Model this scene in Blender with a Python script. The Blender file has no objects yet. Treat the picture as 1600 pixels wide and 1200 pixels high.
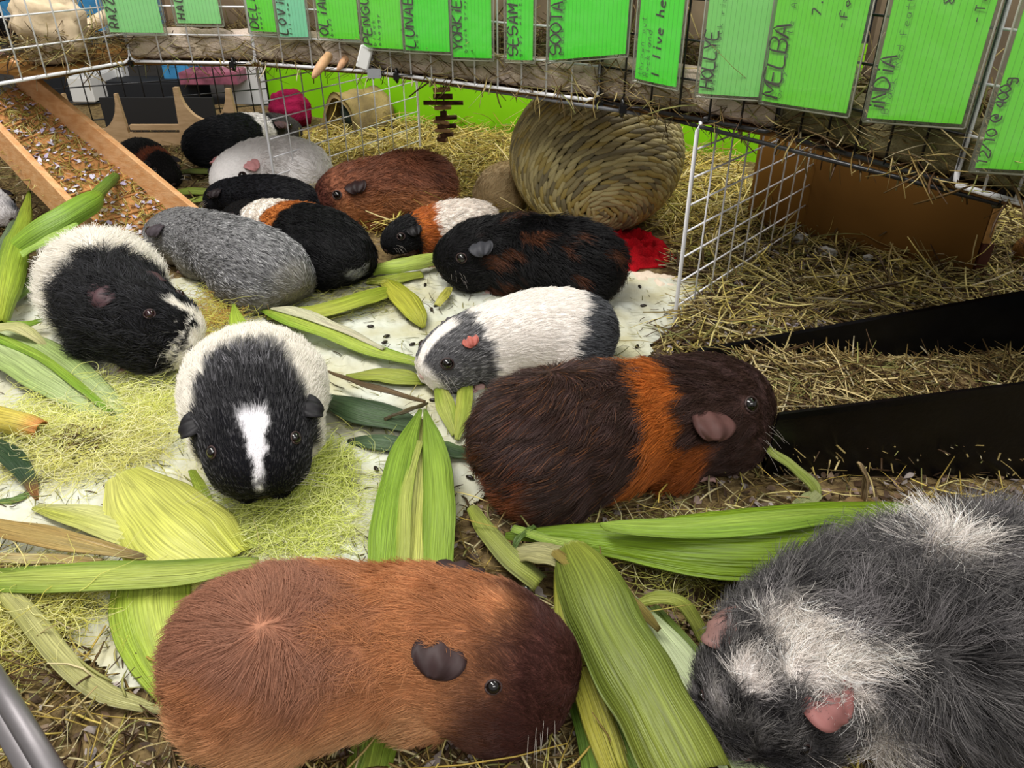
import bpy, bmesh, math, random
import numpy as np
from mathutils import Vector, Matrix
from mathutils.bvhtree import BVHTree

# ------------------------------------------------------------------ camera, world, lights
C = bpy.context.scene.collection
SC = bpy.context.scene
PI = math.pi
H, F, TH = 0.5, 1200.0, math.radians(31.0)
FWD = np.array((0, math.cos(TH), -math.sin(TH)))
DWN = np.array((0, -math.sin(TH), -math.cos(TH)))
RGT = np.array((1.0, 0, 0))
CAM = np.array((0, 0, H))

cd = bpy.data.cameras.new('camera'); cam = bpy.data.objects.new('camera', cd); C.objects.link(cam)
cam.location = CAM; cam.rotation_euler = (PI/2 - TH, 0, 0)
cd.sensor_width = 36.0; cd.lens = 36.0 * F / 1600.0; cd.clip_start = 0.01
SC.camera = cam
SC.view_settings.view_transform = 'Standard'; SC.view_settings.look = 'None'
SC.view_settings.exposure = 0.0; SC.view_settings.gamma = 1.0
SC.view_settings.use_curve_mapping = False
SC.cycles.max_bounces = 8; SC.cycles.transparent_max_bounces = 12

w = bpy.data.worlds.new('room_light'); SC.world = w; w.use_nodes = True
bg = w.node_tree.nodes['Background']; bg.inputs[0].default_value = (1.0, 0.97, 0.92, 1); bg.inputs[1].default_value = 0.42

def area(name, loc, aim, sx, sy, power, col):
    l = bpy.data.lights.new(name, 'AREA'); l.shape = 'RECTANGLE'; l.size = sx; l.size_y = sy
    l.energy = power; l.color = col
    o = bpy.data.objects.new(name, l); C.objects.link(o); o.location = loc
    o.rotation_euler = (Vector(aim) - Vector(loc)).to_track_quat('-Z', 'Y').to_euler()
    return o
area('ceiling_or_fill_lamp', (-0.5, 0.35, 1.9), (-0.1, 0.75, 0), 1.3, 0.4, 30, (1.0, 0.97, 0.93))
area('ceiling_or_fill_lamp', (0.9, 2.1, 2.0), (0.2, 1.7, 0), 1.3, 0.4, 26, (1.0, 0.96, 0.90))
area('ceiling_or_fill_lamp', (-1.1, 1.1, 1.9), (-0.5, 1.6, 0), 0.9, 0.4, 22, (1.0, 0.97, 0.93))

area('ceiling_or_fill_lamp', (0.5, -1.0, 1.7), (0.2, 1.0, 0.3), 1.4, 0.5, 22, (1.0, 0.98, 0.95))  # fill lamp added behind the camera to brighten the upright name cards

# ------------------------------------------------------------------ geometry helpers
def ray(px, py): return RGT*((px-800)/F) + FWD + DWN*((py-600)/F)
def G(px, py, h=0.0):                       # the point at height h seen at a pixel
    d = ray(px, py); return CAM + d*((h-H)/d[2])
def onplane(px, py, p0, n):
    d = ray(px, py); p0 = np.asarray(p0); n = np.asarray(n)
    return CAM + d*(np.dot(p0-CAM, n)/np.dot(d, n))
def depth(p): return float(np.dot(np.asarray(p)-CAM, FWD))
def mpp(p): return depth(p)/F               # metres per pixel
def lin(h):
    if isinstance(h, str):
        h = h.lstrip('#'); h = [int(h[i:i+2], 16)/255 for i in (0, 2, 4)]
    return np.array([c/12.92 if c <= 0.04045 else ((c+0.055)/1.055)**2.4 for c in h])
_rs = np.random.RandomState(3)
_K = _rs.normal(size=(8, 3)); _K /= np.linalg.norm(_K, axis=1)[:, None]; _PH = _rs.uniform(0, 6.28, 8)
def nz(P, wl, seed=0):                      # cheap smooth noise, about -1..1
    P = np.asarray(P, float); r = np.zeros(P.shape[:-1])
    for i in range(8):
        k = np.roll(_K[i], seed % 3)*(2*PI/wl)*(0.6+0.13*i)
        r += np.sin(P @ k + _PH[i]*(1+seed*0.7))
    return r/3.2
def smooth(a, b, x):
    t = np.clip((np.asarray(x)-a)/(b-a), 0, 1); return t*t*(3-2*t)
def mixc(A, B, t):
    t = np.asarray(t)[..., None]; return np.asarray(A)*(1-t) + np.asarray(B)*t

def salt(Q, rs, n, h, base):
    return np.clip(.45*rs.uniform(size=n)+.55*(.5+.75*nz(Q, .0052, 1)), 0, 1) if h else np.full(n, base)

def mesh(name, V, Fc, mat, smooth_=True, col=None, uv=None):
    me = bpy.data.meshes.new(name)
    V = np.asarray(V, np.float32); Fc = [tuple(int(i) for i in f) for f in Fc] if not isinstance(Fc, np.ndarray) else Fc
    if isinstance(Fc, np.ndarray):
        n, k = Fc.shape
        me.vertices.add(len(V)); me.vertices.foreach_set('co', V.ravel())
        me.loops.add(n*k); me.loops.foreach_set('vertex_index', Fc.ravel().astype(np.int32))
        me.polygons.add(n); me.polygons.foreach_set('loop_start', (np.arange(n)*k).astype(np.int32))
        me.update(calc_edges=True)
    else:
        me.from_pydata([tuple(map(float, v)) for v in V], [], Fc); me.update()
    if smooth_: me.polygons.foreach_set('use_smooth', [True]*len(me.polygons))
    if col is not None:
        a = me.color_attributes.new('col', 'FLOAT_COLOR', 'POINT')
        c = np.ones((len(V), 4), np.float32); c[:, :3] = col; a.data.foreach_set('color', c.ravel())
    if uv is not None:
        u = me.uv_layers.new(name='uv'); li = np.zeros(len(me.loops), np.int32)
        me.loops.foreach_get('vertex_index', li)
        u.data.foreach_set('uv', np.asarray(uv, np.float32)[li].ravel())
    if mat: me.materials.append(mat)
    me.validate()
    return me
def link(name, me, parent=None, loc=None):
    o = bpy.data.objects.new(name, me); C.objects.link(o)
    if parent is not None: o.parent = parent
    if loc is not None: o.location = loc
    return o
def tag(o, label=None, cat=None, group=None, kind=None):
    if label: o['label'] = label
    if cat: o['category'] = cat
    if group: o['group'] = group
    if kind: o['kind'] = kind
    return o
def thing(name, label, cat, loc=(0, 0, 0), group=None):
    o = bpy.data.objects.new(name, None); C.objects.link(o); o.location = loc; o.empty_display_size = 0.02
    return tag(o, label, cat, group)
def merge(parts):                           # [(V,F)] -> V,F
    Vs, Fs, n = [], [], 0
    for V, Fq in parts:
        Vs.append(np.asarray(V, float)); Fs += [tuple(int(i)+n for i in f) for f in Fq]; n += len(V)
    return np.concatenate(Vs), Fs
def box(c, s, R=None):
    c = np.asarray(c, float); s = np.asarray(s, float)/2
    V = np.array([(x, y, z) for x in (-1, 1) for y in (-1, 1) for z in (-1, 1)], float)*s
    if R is not None: V = V @ np.asarray(R).T
    return V+c, [(0, 1, 3, 2), (4, 6, 7, 5), (0, 4, 5, 1), (2, 3, 7, 6), (0, 2, 6, 4), (1, 5, 7, 3)]
def frame_of(d):
    d = np.asarray(d, float); d = d/np.linalg.norm(d)
    u = np.array((0, 0, 1.0)) if abs(d[2]) < 0.95 else np.array((0, 1.0, 0))
    s = np.cross(d, u); s /= np.linalg.norm(s); u = np.cross(s, d)
    return d, s, u
def tube(pts, r, n=6):
    pts = np.asarray(pts, float); m = len(pts)
    r = np.full(m, r) if np.isscalar(r) else np.asarray(r)
    V = []
    for i in range(m):
        d = pts[min(i+1, m-1)]-pts[max(i-1, 0)]; d, s, u = frame_of(d)
        for k in range(n):
            a = 2*PI*k/n; V.append(pts[i]+(s*math.cos(a)+u*math.sin(a))*r[i])
    Fq = [(i*n+k, i*n+(k+1) % n, (i+1)*n+(k+1) % n, (i+1)*n+k) for i in range(m-1) for k in range(n)]
    Fq += [tuple(range(n))[::-1], tuple((m-1)*n+k for k in range(n))]
    return np.array(V), Fq
def ellipsoid(c, r, R=None, nu=16, nv=10):
    V = []; 
    for j in range(nv+1):
        th = PI*j/nv
        for i in range(nu):
            a = 2*PI*i/nu; V.append((math.sin(th)*math.cos(a), math.sin(th)*math.sin(a), math.cos(th)))
    V = np.array(V)*np.asarray(r)
    if R is not None: V = V @ np.asarray(R).T
    Fq = [(j*nu+i, (j+1)*nu+i, (j+1)*nu+(i+1) % nu, j*nu+(i+1) % nu) for j in range(nv) for i in range(nu)]
    return V+np.asarray(c), Fq
def catmull(P, n):
    P = np.asarray(P, float); Q = np.vstack([2*P[0]-P[1], P, 2*P[-1]-P[-2]])
    m = len(P)-1; out = []
    for t in np.linspace(0, m, n*4):
        i = min(int(t), m-1); f = t-i; a, b, c, d = Q[i:i+4]
        out.append(0.5*((2*b)+(c-a)*f+(2*a-5*b+4*c-d)*f*f+(3*b-a-3*c+d)*f**3))
    out = np.array(out); L = np.r_[0, np.cumsum(np.linalg.norm(np.diff(out[:, :3], axis=0), axis=1))]
    s = np.linspace(0, L[-1], n)
    return np.stack([np.interp(s, L, out[:, k]) for k in range(out.shape[1])], 1), L[-1]

# ------------------------------------------------------------------ materials
def mat(name, col=(0.5, 0.5, 0.5), rough=0.6, spec=0.4, metal=0.0, attr=False, var=0.0, vscale=30.0, bump=0.0, bscale=80.0, stretch=None, col2=None, hairy=False, sss=0.0, trans=0.0):
    m = bpy.data.materials.new(name); m.use_nodes = True; nt = m.node_tree; N = nt.nodes; L = nt.links
    b = N['Principled BSDF']
    if isinstance(col, str): col = lin(col)
    if isinstance(col2, str): col2 = lin(col2)
    b.inputs['Base Color'].default_value = (*col, 1)
    b.inputs['Roughness'].default_value = rough; b.inputs['Metallic'].default_value = metal
    b.inputs['Specular IOR Level'].default_value = spec
    src = None
    if attr:
        a = N.new('ShaderNodeAttribute'); a.attribute_name = 'col'; src = a.outputs['Color']
    tc = N.new('ShaderNodeTexCoord'); mp = N.new('ShaderNodeMapping'); L.new(tc.outputs['Object'], mp.inputs[0])
    if stretch: mp.inputs['Scale'].default_value = stretch
    if col2 is not None or var:
        n1 = N.new('ShaderNodeTexNoise'); n1.inputs['Scale'].default_value = vscale; n1.inputs['Detail'].default_value = 5
        L.new(mp.outputs[0], n1.inputs['Vector'])
        cr = N.new('ShaderNodeMapRange'); cr.inputs[1].default_value = 0.35; cr.inputs[2].default_value = 0.65
        L.new(n1.outputs['Fac'], cr.inputs[0])
        mx = N.new('ShaderNodeMix'); mx.data_type = 'RGBA'
        if col2 is not None:
            if src: L.new(src, mx.inputs[6])
            else: mx.inputs[6].default_value = (*col, 1)
            mx.inputs[7].default_value = (*col2, 1); L.new(cr.outputs[0], mx.inputs[0])
        else:
            mx.blend_type = 'MULTIPLY'; mx.inputs[0].default_value = 1
            if src: L.new(src, mx.inputs[6])
            else: mx.inputs[6].default_value = (*col, 1)
            c2 = N.new('ShaderNodeMapRange'); c2.inputs[3].default_value = 1-var; c2.inputs[4].default_value = 1+var*0.5
            L.new(cr.outputs[0], c2.inputs[0]); L.new(c2.outputs[0], mx.inputs[7])
        src = mx.outputs[2]
    if src: L.new(src, b.inputs['Base Color'])
    if bump:
        n2 = N.new('ShaderNodeTexNoise'); n2.inputs['Scale'].default_value = bscale; n2.inputs['Detail'].default_value = 6
        L.new(mp.outputs[0], n2.inputs['Vector'])
        bp = N.new('ShaderNodeBump'); bp.inputs['Strength'].default_value = bump; bp.inputs['Distance'].default_value = 0.003
        L.new(n2.outputs['Fac'], bp.inputs['Height']); L.new(bp.outputs[0], b.inputs['Normal'])
    if trans:
        tr = N.new('ShaderNodeBsdfTranslucent'); ms = N.new('ShaderNodeMixShader'); ms.inputs[0].default_value = trans
        if src: L.new(src, tr.inputs[0])
        else: tr.inputs[0].default_value = (*col, 1)
        L.new(b.outputs[0], ms.inputs[1]); L.new(tr.outputs[0], ms.inputs[2]); L.new(ms.outputs[0], N['Material Output'].inputs[0])
    return m

def husk_material():
    m = bpy.data.materials.new('husk'); m.use_nodes = True; nt = m.node_tree; N = nt.nodes; L = nt.links
    b = N['Principled BSDF']; b.inputs['Roughness'].default_value = 0.42; b.inputs['Specular IOR Level'].default_value = 0.45
    a = N.new('ShaderNodeAttribute'); a.attribute_name = 'col'
    uv = N.new('ShaderNodeUVMap'); uv.uv_map = 'uv'
    mp = N.new('ShaderNodeMapping'); mp.inputs['Scale'].default_value = (46, 0.7, 1); L.new(uv.outputs[0], mp.inputs[0])
    n = N.new('ShaderNodeTexNoise'); n.inputs['Scale'].default_value = 1; n.inputs['Detail'].default_value = 3; L.new(mp.outputs[0], n.inputs['Vector'])
    mr = N.new('ShaderNodeMapRange'); mr.inputs[1].default_value = 0.35; mr.inputs[2].default_value = 0.65; mr.inputs[3].default_value = 0.58; mr.inputs[4].default_value = 1.08
    L.new(n.outputs['Fac'], mr.inputs[0])
    mx = N.new('ShaderNodeMix'); mx.data_type = 'RGBA'; mx.blend_type = 'MULTIPLY'; mx.inputs[0].default_value = 1
    L.new(a.outputs['Color'], mx.inputs[6]); L.new(mr.outputs[0], mx.inputs[7])
    bp = N.new('ShaderNodeBump'); bp.inputs['Strength'].default_value = 0.8; bp.inputs['Distance'].default_value = 0.0022
    L.new(n.outputs['Fac'], bp.inputs['Height']); L.new(bp.outputs[0], b.inputs['Normal'])
    tr = N.new('ShaderNodeBsdfTranslucent'); L.new(mx.outputs[2], tr.inputs[0]); L.new(mx.outputs[2], b.inputs['Base Color'])
    ms = N.new('ShaderNodeMixShader'); ms.inputs[0].default_value = 0.18
    L.new(b.outputs[0], ms.inputs[1]); L.new(tr.outputs[0], ms.inputs[2]); L.new(ms.outputs[0], N['Material Output'].inputs[0])
    return m

def card_material(name, c):
    m = bpy.data.materials.new(name); m.use_nodes = True; nt = m.node_tree; N = nt.nodes; L = nt.links
    b = N['Principled BSDF']; b.inputs['Roughness'].default_value = 0.6
    uv = N.new('ShaderNodeUVMap'); uv.uv_map = 'uv'; sp = N.new('ShaderNodeSeparateXYZ'); L.new(uv.outputs[0], sp.inputs[0])
    k = N.new('ShaderNodeMath'); k.operation = 'MULTIPLY'; k.inputs[1].default_value = 1/0.0062; L.new(sp.outputs[0], k.inputs[0])
    fr = N.new('ShaderNodeMath'); fr.operation = 'FRACT'; L.new(k.outputs[0], fr.inputs[0])
    lt = N.new('ShaderNodeMath'); lt.operation = 'LESS_THAN'; lt.inputs[1].default_value = 0.1; L.new(fr.outputs[0], lt.inputs[0])
    mx = N.new('ShaderNodeMix'); mx.data_type = 'RGBA'; L.new(lt.outputs[0], mx.inputs[0])
    mx.inputs[6].default_value = (*c, 1); mx.inputs[7].default_value = (*(c*0.62), 1)
    L.new(mx.outputs[2], b.inputs['Base Color'])
    return m

def clear_material():
    m = bpy.data.materials.new('clear_vinyl'); m.use_nodes = True; nt = m.node_tree; N = nt.nodes; L = nt.links
    N.remove(N['Principled BSDF'])
    t = N.new('ShaderNodeBsdfTransparent'); t.inputs[0].default_value = (0.97, 0.98, 0.96, 1)
    g = N.new('ShaderNodeBsdfPrincipled'); g.inputs['Base Color'].default_value = (0.25, 0.26, 0.22, 1); g.inputs['Roughness'].default_value = 0.06
    g.inputs['Specular IOR Level'].default_value = 1.0; g.inputs['Coat Weight'].default_value = 1.0
    tc = N.new('ShaderNodeTexCoord'); n = N.new('ShaderNodeTexNoise'); n.inputs['Scale'].default_value = 22; n.inputs['Detail'].default_value = 2
    L.new(tc.outputs['Object'], n.inputs['Vector'])
    bp = N.new('ShaderNodeBump'); bp.inputs['Strength'].default_value = 0.8; bp.inputs['Distance'].default_value = 0.006
    L.new(n.outputs['Fac'], bp.inputs['Height']); L.new(bp.outputs[0], g.inputs['Normal'])
    ms = N.new('ShaderNodeMixShader'); ms.inputs[0].default_value = 0.22
    L.new(t.outputs[0], ms.inputs[1]); L.new(g.outputs[0], ms.inputs[2]); L.new(ms.outputs[0], N['Material Output'].inputs[0])
    return m

def fur_material():
    m = bpy.data.materials.new('fur'); m.use_nodes = True; nt = m.node_tree; N = nt.nodes; L = nt.links
    b = N['Principled BSDF']; b.inputs['Roughness'].default_value = 0.5; b.inputs['Specular IOR Level'].default_value = 0.3
    a = N.new('ShaderNodeAttribute'); a.attribute_name = 'col'; L.new(a.outputs['Color'], b.inputs['Base Color'])
    tr = N.new('ShaderNodeBsdfTranslucent'); L.new(a.outputs['Color'], tr.inputs[0])
    ms = N.new('ShaderNodeMixShader'); ms.inputs[0].default_value = 0.2
    L.new(b.outputs[0], ms.inputs[1]); L.new(tr.outputs[0], ms.inputs[2]); L.new(ms.outputs[0], N['Material Output'].inputs[0])
    return m

M = dict(
    husk=husk_material(), fur=fur_material(), vinyl=clear_material(),
    skin=mat('coat_skin', attr=True, rough=0.75, spec=0.1, bump=0.5, bscale=700),
    eye=mat('dark_eye', '0a0606', 0.06, 0.8), eye_red=mat('ruby_eye', '22060a', 0.08, 0.8),
    eyelid=mat('eyelid', '3a2a28', 0.6),
    straw=mat('straw', attr=True, rough=0.55, spec=0.3, trans=0.12),
    bedding=mat('bedding', '5b4a33', 0.9, 0.1, col2='8b7750', vscale=120, bump=1.0, bscale=260),
    pad=mat('absorbent_pad', 'cfd2c6', 0.85, 0.15, col2='b9b596', vscale=16, bump=0.5, bscale=120),
    wood=mat('pine_wood', 'e0b080', 0.5, 0.35, col2='cf9560', vscale=10, stretch=(2, 14, 14), bump=0.25, bscale=40),
    rack_wood=mat('plywood', 'b49774', 0.6, 0.3, col2='a28662', vscale=14, stretch=(2, 10, 10), bump=0.15),
    white_wire=mat('white_coated_wire', 'e6e6ea', 0.3, 0.5), black_wire=mat('black_coated_wire', '1b1b1d', 0.35, 0.5),
    grey_wire=mat('grey_coated_wire', '6d6e72', 0.35, 0.5),
    tie=mat('black_cable_tie', '08080a', 0.3, 0.5), lime=mat('lime_board', '86cf12', 0.45, 0.35, col2='7cc20c', vscale=4),
    black_plastic=mat('black_plastic', '050507', 0.28, 0.4, var=0.35, vscale=60, bump=0.12, bscale=200),
    board=mat('brown_board', '75501f', 0.55, 0.25, col2='6a4819', vscale=5, bump=0.08),
    board_edge=mat('raw_board_edge', 'b98a50', 0.7, 0.2, var=0.3, vscale=60),
    fleece=mat('cream_fleece', 'd2c0b2', 0.95, 0.1, col2='b8a890', vscale=22, bump=1.0, bscale=320),
    fleece_olive=mat('tan_pile_fabric', '8d8463', 0.95, 0.1, col2='6e6748', vscale=30, bump=1.0, bscale=300),
    red=mat('red_fleece', 'b5101c', 0.95, 0.1, col2='8d0a14', vscale=60, bump=1.0, bscale=330),
    pink=mat('crimson_fleece', '8c1a40', 0.95, 0.1, var=0.3, vscale=30, bump=1.0, bscale=200),
    tan_cloth=mat('tan_cloth', 'd3bfa0', 0.95, 0.1, var=0.3, vscale=20, bump=0.6, bscale=60),
    sea=mat('seagrass', attr=True, rough=0.5, spec=0.3, var=0.3, vscale=90, stretch=(1, 6, 6), bump=0.4, bscale=200),
    bark=mat('bark_wood', '6a4a36', 0.8, 0.2, col2='3c261c', vscale=60, bump=0.8, bscale=120), cutwood=mat('cut_wood', 'c8a070', 0.7, 0.2, var=0.3, vscale=60),
    metal=mat('brushed_metal', '7e7a7c', 0.5, 0.5, metal=0.7, bump=0.1), dark=mat('dark_room', '16181c', 0.8),
    ink=mat('black_marker_ink', '0b120b', 0.6), ink2=mat('thin_pen_ink', '1d4a22', 0.7),
    paint_white=mat('white_plastic', 'd6d6d4', 0.4), blue=mat('blue_box', '3a86b8', 0.5, var=0.3, vscale=20), pinkbox=mat('pink_package', '98566a', 0.5, var=0.5, vscale=25),
    dropping=mat('dropping', '1d130c', 0.35, 0.4), concrete=mat('floor_lino', '4a4744', 0.7, var=0.2, vscale=5),
)
# ------------------------------------------------------------------ the setting
def bh(x, y): return 0.004 + 0.004*nz(np.stack([x, y, np.zeros_like(x)], -1), 0.18) + 0.0015*nz(np.stack([x, y, np.zeros_like(x)], -1), 0.03, 2)
def sheet(xs, ys, zf):
    X, Y = np.meshgrid(xs, ys); Z = zf(X, Y)
    V = np.stack([X, Y, Z], -1).reshape(-1, 3); nx = len(xs)
    Fq = np.array([(j*nx+i, j*nx+i+1, (j+1)*nx+i+1, (j+1)*nx+i) for j in range(len(ys)-1) for i in range(nx-1)])
    return V, Fq
V, Fq = sheet(np.linspace(-6, 6, 3), np.linspace(-3, 6, 3), lambda x, y: x*0-0.012)
tag(link('floor', mesh('floor', V, Fq, M['concrete'])), kind='structure')
V, Fq = sheet(np.linspace(-1.5, 1.5, 200), np.linspace(0.1, 2.55, 180), bh)
tag(link('bedding', mesh('bedding', V, Fq, M['bedding'])), 'brown wood shaving bedding covering the pen floor under everything', 'bedding', kind='stuff')
V, Fq = merge([box((0, 4.2, 1.2), (9, 0.05, 2.6))])
tag(link('wall_back', mesh('wall_back', V, Fq, mat('back_wall', '1e2226', 0.8), False)), kind='structure')

# lime green board behind the pen
def wall_strip(name, pts, h, th, m, z0=0.0):
    parts = []
    for a, b in zip(pts[:-1], pts[1:]):
        a = np.array((*a, 0.0)); b = np.array((*b, 0.0)); d = b-a; L = np.linalg.norm(d); ang = math.atan2(d[1], d[0])
        R = np.array(((math.cos(ang), -math.sin(ang), 0), (math.sin(ang), math.cos(ang), 0), (0, 0, 1)))
        parts.append(box((a+b)/2+np.array((0, 0, z0+h/2)), (L+th*0.5, th, h), R))
    V, Fq = merge(parts); c = V.mean(0); c[2] = z0
    return link(name, mesh(name, V-c, Fq, m, False), loc=c)
g1 = G(1155, 252); g2 = G(800, 212); g3 = G(425, 180)
o = wall_strip('lime_board', [(g1[0]+0.5, g1[1]-0.1), (g1[0], g1[1]), (g2[0], g2[1]), (g3[0], g3[1])], 0.27, 0.008, M['lime'])
tag(o, 'lime green plastic board forming the back wall of the pen', 'panel')

# ------------------------------------------------------------------ wire grid panels
ZR = 0.29
def wire_panel(name, label, A, B, C_, D_, nu, nv, m, r=0.0015, rf=0.0028, group=None, skip_frame=False, cat='wire panel'):
    """A,B bottom corners, D_,C_ top corners"""
    A, B, C_, D_ = [np.asarray(p, float) for p in (A, B, C_, D_)]
    base = (A+B)/2; t = thing(name, label, cat, base, group)
    def P(u, v): return (A*(1-u)+B*u)*(1-v)+(D_*(1-u)+C_*u)*v - base
    if not skip_frame:
        k = 0.04; pts = [P(k, 0), P(1-k, 0), P(1-k*.3, k*.3), P(1, k), P(1, 1-k), P(1-k*.3, 1-k*.3), P(1-k, 1), P(k, 1), P(k*.3, 1-k*.3), P(0, 1-k), P(0, k), P(k*.3, k*.3), P(k, 0)]
        V, Fq = tube(pts, rf, 8); link('frame', mesh('frame', V, Fq, m), t)
    n = np.cross(B-A, D_-A); n /= np.linalg.norm(n)
    for i in range(1, nu):
        u = i/nu; V, Fq = tube([P(u, 0)+n*r, P(u, .5)+n*r, P(u, 1)+n*r], r, 6); link('wire', mesh('wire', V, Fq, m), t)
    for j in range(1, nv):
        v = j/nv; V, Fq = tube([P(0, v)-n*r, P(.5, v)-n*r, P(1, v)-n*r], r, 6); link('wire', mesh('wire', V, Fq, m), t)
    return t
up = lambda p, z: np.array((p[0], p[1], z))
# right divider, left divider
a = G(1052, 516); b = G(1253, 378)
wire_panel('wire_panel', 'white wire grid divider standing beside the brown board and woven basket', a, b, up(b, ZR), up(a, ZR), 9, 8, M['white_wire'], 0.0013, 0.0028)
a = G(437, 330); b = G(658, 243)
a[2] = .002; b[2] = .002
wire_panel('wire_panel', 'white wire grid divider between the white guinea pig and the yellow hay', a, b, up(b, ZR-.01), up(a, ZR-.01), 9, 8, M['white_wire'], 0.0013, 0.0028)
# rail line of the upper tier
RAIL = [G(75, 118, ZR), G(205, 96, ZR), G(400, 99, ZR), G(583, 112, ZR), G(935, 158, ZR), G(1210, 208, ZR), G(1490, 288, ZR), G(1640, 330, ZR)]
RZ = 0.60
names = ['white wire grid of the upper tier above the ramp, beige cloth behind it', 'white wire grid behind the two palest name cards',
         'white wire grid behind the narrow cards beside the white clip', 'white wire grid behind the middle row of name cards',
         'black wire grid behind the three cards over the basket', 'black wire grid behind the two widest name cards', 'white wire grid with a rounded corner behind the rightmost card']
mats_ = ['white_wire', 'white_wire', 'white_wire', 'white_wire', 'black_wire', 'black_wire', 'white_wire']
cells = [4, 4, 4, 10, 6, 6, 3]
for i, (nm, mm, nc) in enumerate(zip(names, mats_, cells)):
    A, B = RAIL[i], RAIL[i+1]
    if i == 0: A = A+(A-B)*1.3; nc = 9
    wire_panel('wire_panel', nm, A, B, up(B, RZ), up(A, RZ), nc, 7, M[mm], 0.0014, 0.0027)
# black support rod under the middle rails
for k, (pa, pb, lab) in enumerate([((610, 118), (1000, 178), 'black rod under the white rail in the middle of the shelf'), ((985, 170), (1560, 318), 'black rod under the shelf from the basket to the right corner')]):
    V, Fq = tube([G(*pa, ZR-.008), G((pa[0]+pb[0])/2, (pa[1]+pb[1])/2, ZR-.008), G(*pb, ZR-.008)], 0.0026, 8); c = V.mean(0)
    tag(link('support_rod', mesh('support_rod', V-c, Fq, M['grey_wire'] if k == 0 else M['black_wire']), loc=c), lab, 'rod')
# far black grid and the clutter behind it
a = G(60, 222); b = G(425, 186)
wire_panel('wire_panel', 'black wire grid far behind the plywood hay rack', a, b, up(b, 0.34), up(a, 0.34), 13, 8, M['black_wire'], 0.0018, 0.003)
def clutter(name, px, py, Y, w_, h_, d_, m, label, cat):
    d = ray(px, py); p = CAM + d*(Y/d[1])
    V, Fq = merge([box((0, 0, 0), (w_, d_, h_)), box((0, -d_*0.05, h_*0.52), (w_*0.94, d_*0.85, h_*0.06))])
    t = link(name, mesh(name, V, Fq, m, False), loc=(p[0], p[1], p[2]))
    bv = t.modifiers.new('b', 'BEVEL'); bv.width = 0.006; bv.segments = 2
    return tag(t, label, cat)
clutter('storage_box', 150, 132, 2.6, 0.07, 0.07, .2, M['paint_white'], 'white storage box behind the far black grid', 'box')
clutter('storage_box', 290, 128, 2.7, 0.09, 0.2, .12, M['blue'], 'blue tub behind the far black grid', 'box')
clutter('package', 335, 118, 2.6, 0.18, 0.035, .12, M['pinkbox'], 'flat pink package behind the far black grid', 'package')
clutter('storage_box', 395, 125, 2.7, 0.16, 0.22, .12, M['paint_white'], 'white carton at the right end of the far black grid', 'box')
clutter('storage_box', 240, 150, 2.65, 0.34, 0.10, .12, M['dark'], 'low black crate behind the plywood hay rack', 'box')
clutter('storage_box', 115, 118, 2.75, 0.16, 0.16, .12, M['dark'], 'black box behind the ramp top and the far black grid', 'box')
clutter('package', 185, 112, 2.7, 0.045, 0.10, .05, M['paint_white'], 'narrow white package between black boxes behind the grid', 'package')
clutter('storage_box', 130, 10, 2.9, 0.5, 0.14, .2, M['blue'], 'blue crate high behind the beige cloth', 'box')

# ------------------------------------------------------------------ upper tier deck, fleece edges
nrm = []
def inward(a, b):
    d = (b-a)[:2]; d = d/np.linalg.norm(d); return np.array((-d[1], d[0], 0.0))
def fleece_strip(label, i0, i1, hgt, dep, m, off=0.004, t0=0.0, t1=1.0):
    pts = [RAIL[i] for i in range(i0, i1+1)]
    pts[0] = pts[0]*(1-t0)+pts[1]*t0; pts[-1] = pts[-2]*(1-t1)+pts[-1]*t1 if t1 < 1 else pts[-1]
    pts, L = catmull(pts, max(12, int(24*(i1-i0)))); n = len(pts); V = []; k = 12
    for i in range(n):
        d = pts[min(i+1, n-1)]-pts[max(i-1, 0)]; w_ = np.array((-d[1], d[0], 0)); w_ /= np.linalg.norm(w_)
        for j in range(k):
            a_ = 2*PI*j/k; ca, sa = math.cos(a_), math.sin(a_)
            ca = math.copysign(abs(ca)**.6, ca); sa = math.copysign(abs(sa)**.6, sa)
            V.append(pts[i]+w_*(off+dep/2+ca*dep/2)+np.array((0, 0, hgt/2+0.002+sa*hgt/2)))
    V = np.array(V); V += (nz(V, 0.02)*0.0022+nz(V, 0.07, 1)*0.003)[:, None]*np.array((.5, -1, .6))
    Fq = [(i*k+j, i*k+(j+1) % k, (i+1)*k+(j+1) % k, (i+1)*k+j) for i in range(n-1) for j in range(k)] + [tuple(range(k))[::-1], tuple((n-1)*k+j for j in range(k))]
    c = V.mean(0)
    return tag(link('fleece_roll', mesh('fleece_roll', V-c, Fq, m), loc=c), label, 'blanket')
fleece_strip('rolled cream fleece edge under the palest name cards', 1, 3, 0.05, 0.035, M['fleece'])
fleece_strip('cream fleece roll behind the rail under the middle name cards', 3, 4, 0.042, 0.035, M['fleece'])
fleece_strip('cream fleece roll above the woven basket', 4, 5, 0.055, 0.035, M['fleece'])
fleece_strip('tan pile mat edge under the two widest name cards', 5, 6, 0.055, 0.04, M['fleece_olive'])
fleece_strip('tan pile mat edge at the right corner under the last card', 6, 7, 0.05, 0.04, M['fleece_olive'])
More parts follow.
